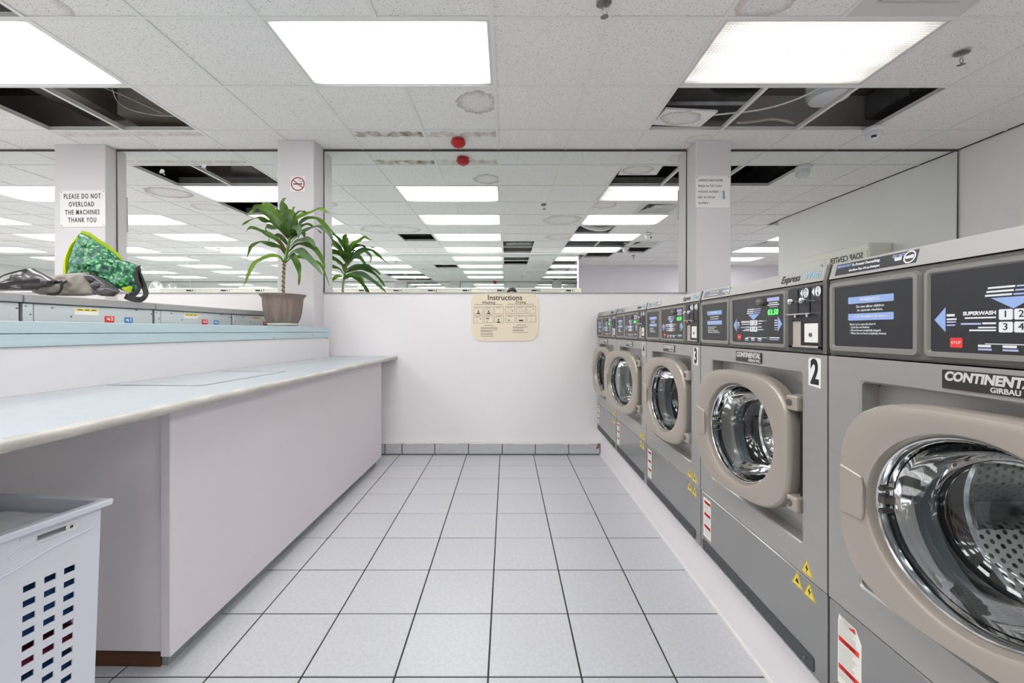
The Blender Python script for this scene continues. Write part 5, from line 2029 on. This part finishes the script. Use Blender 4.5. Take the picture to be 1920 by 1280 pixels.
# rolled rim with an overhanging lip
bm = B()
def rim_loop(off, z):
    c = [(-off / LH, -off / WH), (1 + off / LH, -off / WH), (1 + off / LH, 1 + off / WH), (-off / LH, 1 + off / WH)]
    out = []
    for i in range(4):
        (a0, b0), (a1, b1) = c[i], c[(i + 1) % 4]
        for k in range(6):
            s = k / 6
            out.append(hp(a0 + (a1 - a0) * s, b0 + (b1 - b0) * s, HZ) + Vector((0, 0, z)))
    return out
bridge_loops(bm, [rim_loop(-0.003, -0.002), rim_loop(-0.003, 0.004), rim_loop(0.016, 0.004), rim_loop(0.018, 0.0), rim_loop(0.016, -0.012), rim_loop(0.013, -0.012), rim_loop(0.013, -0.003), rim_loop(-0.003, -0.002)])
obj('rim', bm, M_hamper, hamper)
# raised apron under the rim on the aisle side, handle boss
ap = B()
ctrl = [(0.02, 0.600), (0.10, 0.590), (0.17, 0.570), (0.22, 0.562), (0.30, 0.588), (0.40, 0.600)]
pts = [(0.0, 0.652), (0.42, 0.652)] + [(x, z) for x, z in reversed(ctrl)]
av = [ap.verts.new(hp(min(1, x / LH), 0.0, z) - v_ * 0.004) for x, z in ctrl]
ap2 = B()
tube(ap2, [hp(x / LH, 0.0, z) - v_ * 0.003 for x, z in ctrl], 0.004, 6)
ap.free()
obj('apron_edge', ap2, M_hamper, hamper, smooth=True)
bm = B()
tube(bm, [hp(0.045 / LH, 0, 0.634) - v_ * 0.003, hp(0.07 / LH, 0, 0.634) - v_ * 0.003, hp(0.16 / LH, 0, 0.634) - v_ * 0.003], 0.0035, 6)
tube(bm, [hp(0.060 / LH, 0, 0.614) - v_ * 0.003, hp(0.16 / LH, 0, 0.614) - v_ * 0.003, hp(0.178 / LH, 0, 0.600) - v_ * 0.003], 0.0035, 6)
obj('grip_edge', bm, M_hamper, hamper, smooth=True)
bm = B()
c = hp(0.062 / LH, 0.0, 0.622) - v_ * 0.002
for r in (0.010, 0.006):
    tube(bm, [c + u_ * (r * math.cos(a * PI / 8)) + Vector((0, 0, r * math.sin(a * PI / 8))) for a in range(17)], 0.002, 5, False)
obj('handle_boss', bm, M_soap, hamper, smooth=True)

garm = [('folded_towel', 'blue towel pressed against the hamper slots', 'towel', M_cloth_b, 0.36, 0.16, 3.0),
        ('folded_shirt', 'wine red shirt in the middle of the hamper', 'shirt', M_cloth_r, 0.30, 0.05, 4.0),
        ('folded_shirt', 'blue shirt low in the hamper', 'shirt', M_cloth_b, 0.14, 0.15, 5.0),
        ('folded_trousers', 'dark navy trousers at the bottom of the hamper', 'trousers', M_cloth_n, 0.012, 0.125, 6.0),
        ('folded_shirt', 'navy shirt near the top of the hamper', 'shirt', M_cloth_n, 0.525, 0.06, 7.0),
        ('folded_shirt', 'white shirt on top of the clothes in the hamper', 'shirt', M_cloth_w, 0.59, 0.05, 8.0)]
garm[1] = ('folded_shirt', 'wine red shirt in the middle of the hamper', 'shirt', M_cloth_r, 0.295, 0.06, 4.0)
for nm, lab, cat, mt, z0, hgt, sd in garm:
    bm = B()
    n = 10
    for layer in range(1):
        rings = []
        for zz, kk in ((0, 0.80), (0.15, 0.93), (0.5, 0.955), (0.85, 0.93), (1.0, 0.80)):
            lp = []
            c = [(0.5 - kk / 2, 0.5 - kk / 2), (0.5 + kk / 2, 0.5 - kk / 2), (0.5 + kk / 2, 0.5 + kk / 2), (0.5 - kk / 2, 0.5 + kk / 2)]
            for i in range(4):
                (a0, b0), (a1, b1) = c[i], c[(i + 1) % 4]
                for k in range(n):
                    s = k / n
                    a, b_ = a0 + (a1 - a0) * s, b0 + (b1 - b0) * s
                    q = hp(a, b_, z0 + zz * hgt)
                    w_ = noise.noise((q.x * 30 + sd, q.y * 30, q.z * 40)) * 0.5
                    ctr = hp(0.5, 0.5, z0 + zz * hgt)
                    d = (q - ctr)
                    q = ctr + d * (0.97 - 0.05 * abs(w_)) + Vector((0, 0, 0.012 * w_ * (1 if 0.1 < zz < 0.9 else 0.4)))
                    lp.append(q)
            rings.append(lp)
        bridge_loops(bm, rings, True)
    o = obj(nm, bm, mt, None, smooth=True, loc=(corner.x, corner.y, 0))
    tag(o, lab, cat, 'clothes in the hamper')

# ------------------------------------------------------------------ tumble dryers along the mirrored back wall
def make_dryer():
    t = thing('stacked_dryer', 'x', 'dryer', (0, 0, 0), PI)
    Wd, Hd = 0.737, 1.985
    obj('cabinet', boxed((0.002, 0.012, 0), (Wd, 0.345, Hd - 0.035)), M_dryer, t)
    obj('top_trim', boxed((0.0, -0.012, Hd - 0.024), (Wd + 0.002, 0.345, Hd), 0.003), M_white, t)
    for nm, z0 in (('upper_front', 1.00), ('lower_front', 0.08)):
        f_ = obj(nm, boxed((0.004, 0.0, z0), (Wd - 0.004, 0.012, z0 + 0.77), 0.003), M_dryer, t)
        bm = B()
        lathe(bm, [(0.27, 0.0), (0.268, -0.03), (0.25, -0.036), (0.19, -0.034), (0.18, -0.01)], 36, (Wd / 2, 0, z0 + 0.38), 'y')
        obj('door', bm, M_chrome, t, smooth=True)
        bm = B()
        lathe(bm, [(0.182, -0.012), (0.10, -0.03), (0.0001, -0.034)], 30, (Wd / 2, 0, z0 + 0.38), 'y')
        obj('door_glass', bm, M_screen, t, smooth=True)
    p = obj('control_panel', boxed((0.004, -0.004, 1.775), (Wd - 0.004, 0.012, Hd - 0.026), 0.003), M_dryer, t)
    bm = B()
    box(bm, (0.03, -0.006, 1.912), (0.185, -0.004, 1.955))
    obj('label_plate', bm, M_label, p)
    bm = B()
    box(bm, (0.068, -0.012, 1.918), (0.178, -0.006, 1.948), 0.002)
    obj('coin_slot', bm, M_black, p)
    bm = B()
    box(bm, (0.034, -0.012, 1.916), (0.052, -0.004, 1.950), 0.002)
    obj('start_button', bm, M_black, p)
    obj('base', boxed((0.02, 0.03, 0.0), (Wd - 0.02, 0.04, 0.08)), M_black, t)
    return t


dy = make_dryer()
order = ['first', 'second', 'third', 'fourth', 'fifth', 'sixth', 'seventh', 'eighth', 'ninth', 'tenth', 'eleventh', 'twelfth']
for k in range(12):
    o = dy if k == 0 else dup(dy)
    # facing the far mirrors (+Y): rotated half a turn, so local x runs towards -X
    o.location = (1.452 - 0.741 * k, -1.41, 0)
    tag(o, 'white stacked dryer under the back mirror, %s from the right as mirrored' % order[k], 'dryer', 'stacked dryers along the back wall')
obj_f = obj('filler_panel', boxed((1.455, -1.755, 0), (1.598, -1.412, 1.985)), M_dryer)
tag(obj_f, 'white filler panel at the right end of the mirrored dryer row', 'panel')

# fan and boxes beyond the left end of the dryers
st = tag(obj('storage_cabinet', boxed((-8.3, -1.755, 0), (-7.46, -1.42, 1.80), 0.004), M_dryer), 'plain white cabinet left of the dryer row, under the desk fan', 'cabinet')
obj('door', boxed((-8.28, -1.42, 0.08), (-7.89, -1.405, 1.77), 0.003), M_white, st)
obj('door', boxed((-7.87, -1.42, 0.08), (-7.48, -1.405, 1.77), 0.003), M_white, st)
fan = thing('desk_fan', 'white round desk fan on the cabinet left of the dryers', 'fan', (-7.64, -1.58, 1.802))
bm = B()
lathe(bm, [(0.001, 0), (0.09, 0.0), (0.09, 0.015), (0.02, 0.03), (0.014, 0.10)], 24)
obj('base', bm, M_white, fan, smooth=True)
bm = B()
for r in (0.14, 0.115, 0.09, 0.065, 0.04):
    tube(bm, [(r * math.cos(a * PI / 16), 0.04, 0.20 + r * math.sin(a * PI / 16)) for a in range(33)], 0.004 if r > 0.13 else 0.0018, 5, False)
for k in range(20):
    a = k * PI / 10
    tube(bm, [(0.04 * math.cos(a), 0.045, 0.20 + 0.04 * math.sin(a)), (0.14 * math.cos(a), 0.04, 0.20 + 0.14 * math.sin(a))], 0.0016, 4)
obj('guard', bm, M_white, fan)
bm = B()
for k in range(4):
    a = k * PI / 2 + 0.4
    ca, sa = math.cos(a), math.sin(a)
    P_ = lambda r, w_, y: (r * ca - w_ * sa, y, 0.20 + r * sa + w_ * ca)
    bridge_loops(bm, [[P_(0.02, -0.01, 0.01), P_(0.12, -0.04, 0.0), P_(0.125, 0.03, 0.03), P_(0.02, 0.012, 0.02)],
                      [P_(0.02, -0.01, 0.013), P_(0.12, -0.04, 0.003), P_(0.125, 0.03, 0.033), P_(0.02, 0.012, 0.023)]], True)
obj('blade', bm, M_white, fan)
bm = B()
lathe(bm, [(0.03, -0.06), (0.045, -0.05), (0.045, 0.0), (0.03, 0.02)], 18, (0, 0, 0.20), 'y', True)
obj('motor', bm, M_white, fan, smooth=True)
bx_ = tag(obj('carton', boxed((-8.12, -1.68, 1.801), (-7.86, -1.45, 1.99), 0.003), M_sign), 'white carton on the cabinet beside the desk fan', 'box')
obj('lid', boxed((-8.123, -1.683, 1.955), (-7.857, -1.447, 1.992), 0.002), M_white, bx_)

# ------------------------------------------------------------------ the photographer, whose hair shows in the central mirror
prs = thing('person', 'person with short dark hair standing before the dryers, hair just visible above the mirror edge', 'person', (0.10, -0.50, 0))
joints = {
    'pelvis': ((0, 0, 1.02), (0.15, 0.115)), 'waist': ((0, 0.0, 1.16), (0.145, 0.105)), 'chest': ((0, 0.0, 1.38), (0.165, 0.115)),
    'shoulders': ((0, -0.01, 1.52), (0.12, 0.085)), 'neck': ((0, 0.0, 1.61), (0.056, 0.058)), 'jaw': ((0, 0.025, 1.68), (0.062, 0.075)),
    'face': ((0, 0.018, 1.77), (0.075, 0.092)), 'crown': ((0, 0.0, 1.845), (0.06, 0.075))}
vlist, vr, elist, idx = [], [], [], {}
def jv(name, co, r):
    idx[name] = len(vlist)
    vlist.append(co)
    vr.append(r)
def je(a, b_):
    elist.append((idx[a], idx[b_]))
for k_, (co, r) in joints.items():
    jv(k_, co, r)
ch = list(joints)
for a, b_ in zip(ch, ch[1:]):
    je(a, b_)
for s, nm in ((-1, 'l'), (1, 'r')):
    jv('hip' + nm, (s * 0.095, 0, 0.96), (0.09, 0.095))
    jv('knee' + nm, (s * 0.11, 0.015, 0.52), (0.058, 0.062))
    jv('calf' + nm, (s * 0.112, -0.01, 0.36), (0.055, 0.058))
    jv('ankle' + nm, (s * 0.115, -0.02, 0.09), (0.038, 0.042))
    jv('toe' + nm, (s * 0.135, 0.15, 0.04), (0.042, 0.03))
    je('pelvis', 'hip' + nm); je('hip' + nm, 'knee' + nm); je('knee' + nm, 'calf' + nm); je('calf' + nm, 'ankle' + nm); je('ankle' + nm, 'toe' + nm)
    jv('sh' + nm, (s * 0.20, -0.01, 1.50), (0.062, 0.062))
    jv('el' + nm, (s * 0.265, -0.03, 1.20), (0.044, 0.044))
    jv('wr' + nm, (s * 0.275, 0.03, 0.95), (0.029, 0.026))
    jv('palm' + nm, (s * 0.272, 0.05, 0.88), (0.026, 0.042))
    je('shoulders', 'sh' + nm); je('sh' + nm, 'el' + nm); je('el' + nm, 'wr' + nm); je('wr' + nm, 'palm' + nm)
    for fi, (dy_, ln) in enumerate(((0.034, 0.075), (0.014, 0.085), (-0.006, 0.080), (-0.026, 0.062))):
        jv('f%d%s' % (fi, nm), (s * 0.268, 0.05 + dy_, 0.835), (0.009, 0.009))
        jv('g%d%s' % (fi, nm), (s * 0.258, 0.055 + dy_, 0.835 - ln * 0.55), (0.0085, 0.0085))
        jv('h%d%s' % (fi, nm), (s * 0.243, 0.055 + dy_, 0.835 - ln), (0.007, 0.007))
        je('palm' + nm, 'f%d%s' % (fi, nm)); je('f%d%s' % (fi, nm), 'g%d%s' % (fi, nm)); je('g%d%s' % (fi, nm), 'h%d%s' % (fi, nm))
    jv('t0' + nm, (s * 0.262, 0.092, 0.885), (0.011, 0.011))
    jv('t1' + nm, (s * 0.250, 0.112, 0.845), (0.009, 0.009))
    je('wr' + nm, 't0' + nm); je('t0' + nm, 't1' + nm)
me = bpy.data.meshes.new('body')
me.from_pydata(vlist, elist, [])
body = bpy.data.objects.new('body', me)
link(body)
sk = body.modifiers.new('skin', 'SKIN')
if not me.skin_vertices:
    pass
for i, sv in enumerate(me.skin_vertices[0].data):
    sv.radius = vr[i]
    sv.use_root = (i == 0)
sk.use_smooth_shade = True
sb = body.modifiers.new('subdivision', 'SUBSURF')
sb.levels = 2
sb.render_levels = 2
bpy.context.view_layer.update()
dg = bpy.context.evaluated_depsgraph_get()
bme = bpy.data.meshes.new_from_object(body.evaluated_get(dg))
bpy.data.objects.remove(body)
bm = B()
bm.from_mesh(bme)
for zc in (0.085, 1.03, 1.22, 1.575):
    bmesh.ops.bisect_plane(bm, geom=list(bm.verts) + list(bm.edges) + list(bm.faces), plane_co=(0, 0, zc), plane_no=(0, 0, 1), dist=1e-4)
bm.to_mesh(bme)
bm.free()
bme.materials.clear()
for m_ in (M_skin, M_shirt, M_trousers, M_shoe):
    bme.materials.append(m_)
for p in bme.polygons:
    c = p.center
    if c.z < 0.085:
        p.material_index = 3
    elif c.z < 1.03 and abs(c.x) < 0.225:
        p.material_index = 2
    elif c.z < 1.575 and not (c.z < 1.22 and abs(c.x) > 0.21):
        p.material_index = 1
body = bpy.data.objects.new('body', bme)
link(body, prs)
bm = B()
bmesh.ops.create_uvsphere(bm, u_segments=28, v_segments=18, radius=1.0)
for v in bm.verts:
    v.co = Vector((v.co.x * 0.098, v.co.y * 0.115, v.co.z * 0.105))
    if v.co.y > 0.03 and v.co.z < 0.035:
        v.co.y *= 0.55
    n_ = noise.noise(v.co * 30) * 0.004
    v.co *= 1 + n_ * 8
bmesh.ops.translate(bm, verts=bm.verts, vec=(0, -0.012, 1.812))
obj('hair', bm, M_hair, prs, smooth=True, sharp=80)
for s in (-1, 1):
    bm = B()
    bmesh.ops.create_uvsphere(bm, u_segments=12, v_segments=8, radius=0.011)
    ey = obj('eye', bm, M_white, prs, smooth=True, loc=(s * 0.031, 0.086, 1.755))
    bm = B()
    lathe(bm, [(0.0058, 0.0088), (0.004, 0.0112), (0.0001, 0.0116)], 12, (0, 0, 0), 'y')
    obj('iris', bm, M_hair, ey, smooth=True)
    bm = B()
    bmesh.ops.create_uvsphere(bm, u_segments=12, v_segments=8, radius=1)
    for v in bm.verts:
        v.co = Vector((v.co.x * 0.010, v.co.y * 0.018, v.co.z * 0.030))
    obj('ear', bm, M_skin, prs, smooth=True, loc=(s * 0.082, 0.005, 1.74))
bm = B()
prism(bm, [(0.095, 1.765), (0.128, 1.722), (0.122, 1.715), (0.095, 1.715)], -0.012, 0.012, 'yz')
obj('nose', bm, M_skin, prs, smooth=True, sharp=80)
bm = B()
box(bm, (-0.022, 0.088, 1.683), (0.022, 0.100, 1.690), 0.002)
obj('mouth', bm, M_redring, prs)

# printed lines, screws and icons too small to pick apart one by one
for o in scene.objects:
    if o.type == 'MESH' and o.name.split('.')[0] in ('print_lines', 'label_print', 'screw_head', 'dosage_icon', 'pictogram', 'pictogram_outline',
                                                     'cane_scar', 'side_channel', 'guard', 'blade', 'paint_line', 'latch_pin', 'hazard_print', 'handle_boss',
                                                     'grip_edge', 'price_sticker', 'coin_box_side', 'inlay_seam', 'coin_slot', 'yoke', 'coin_lever', 'coin_chute'):
        o['kind'] = 'stuff'
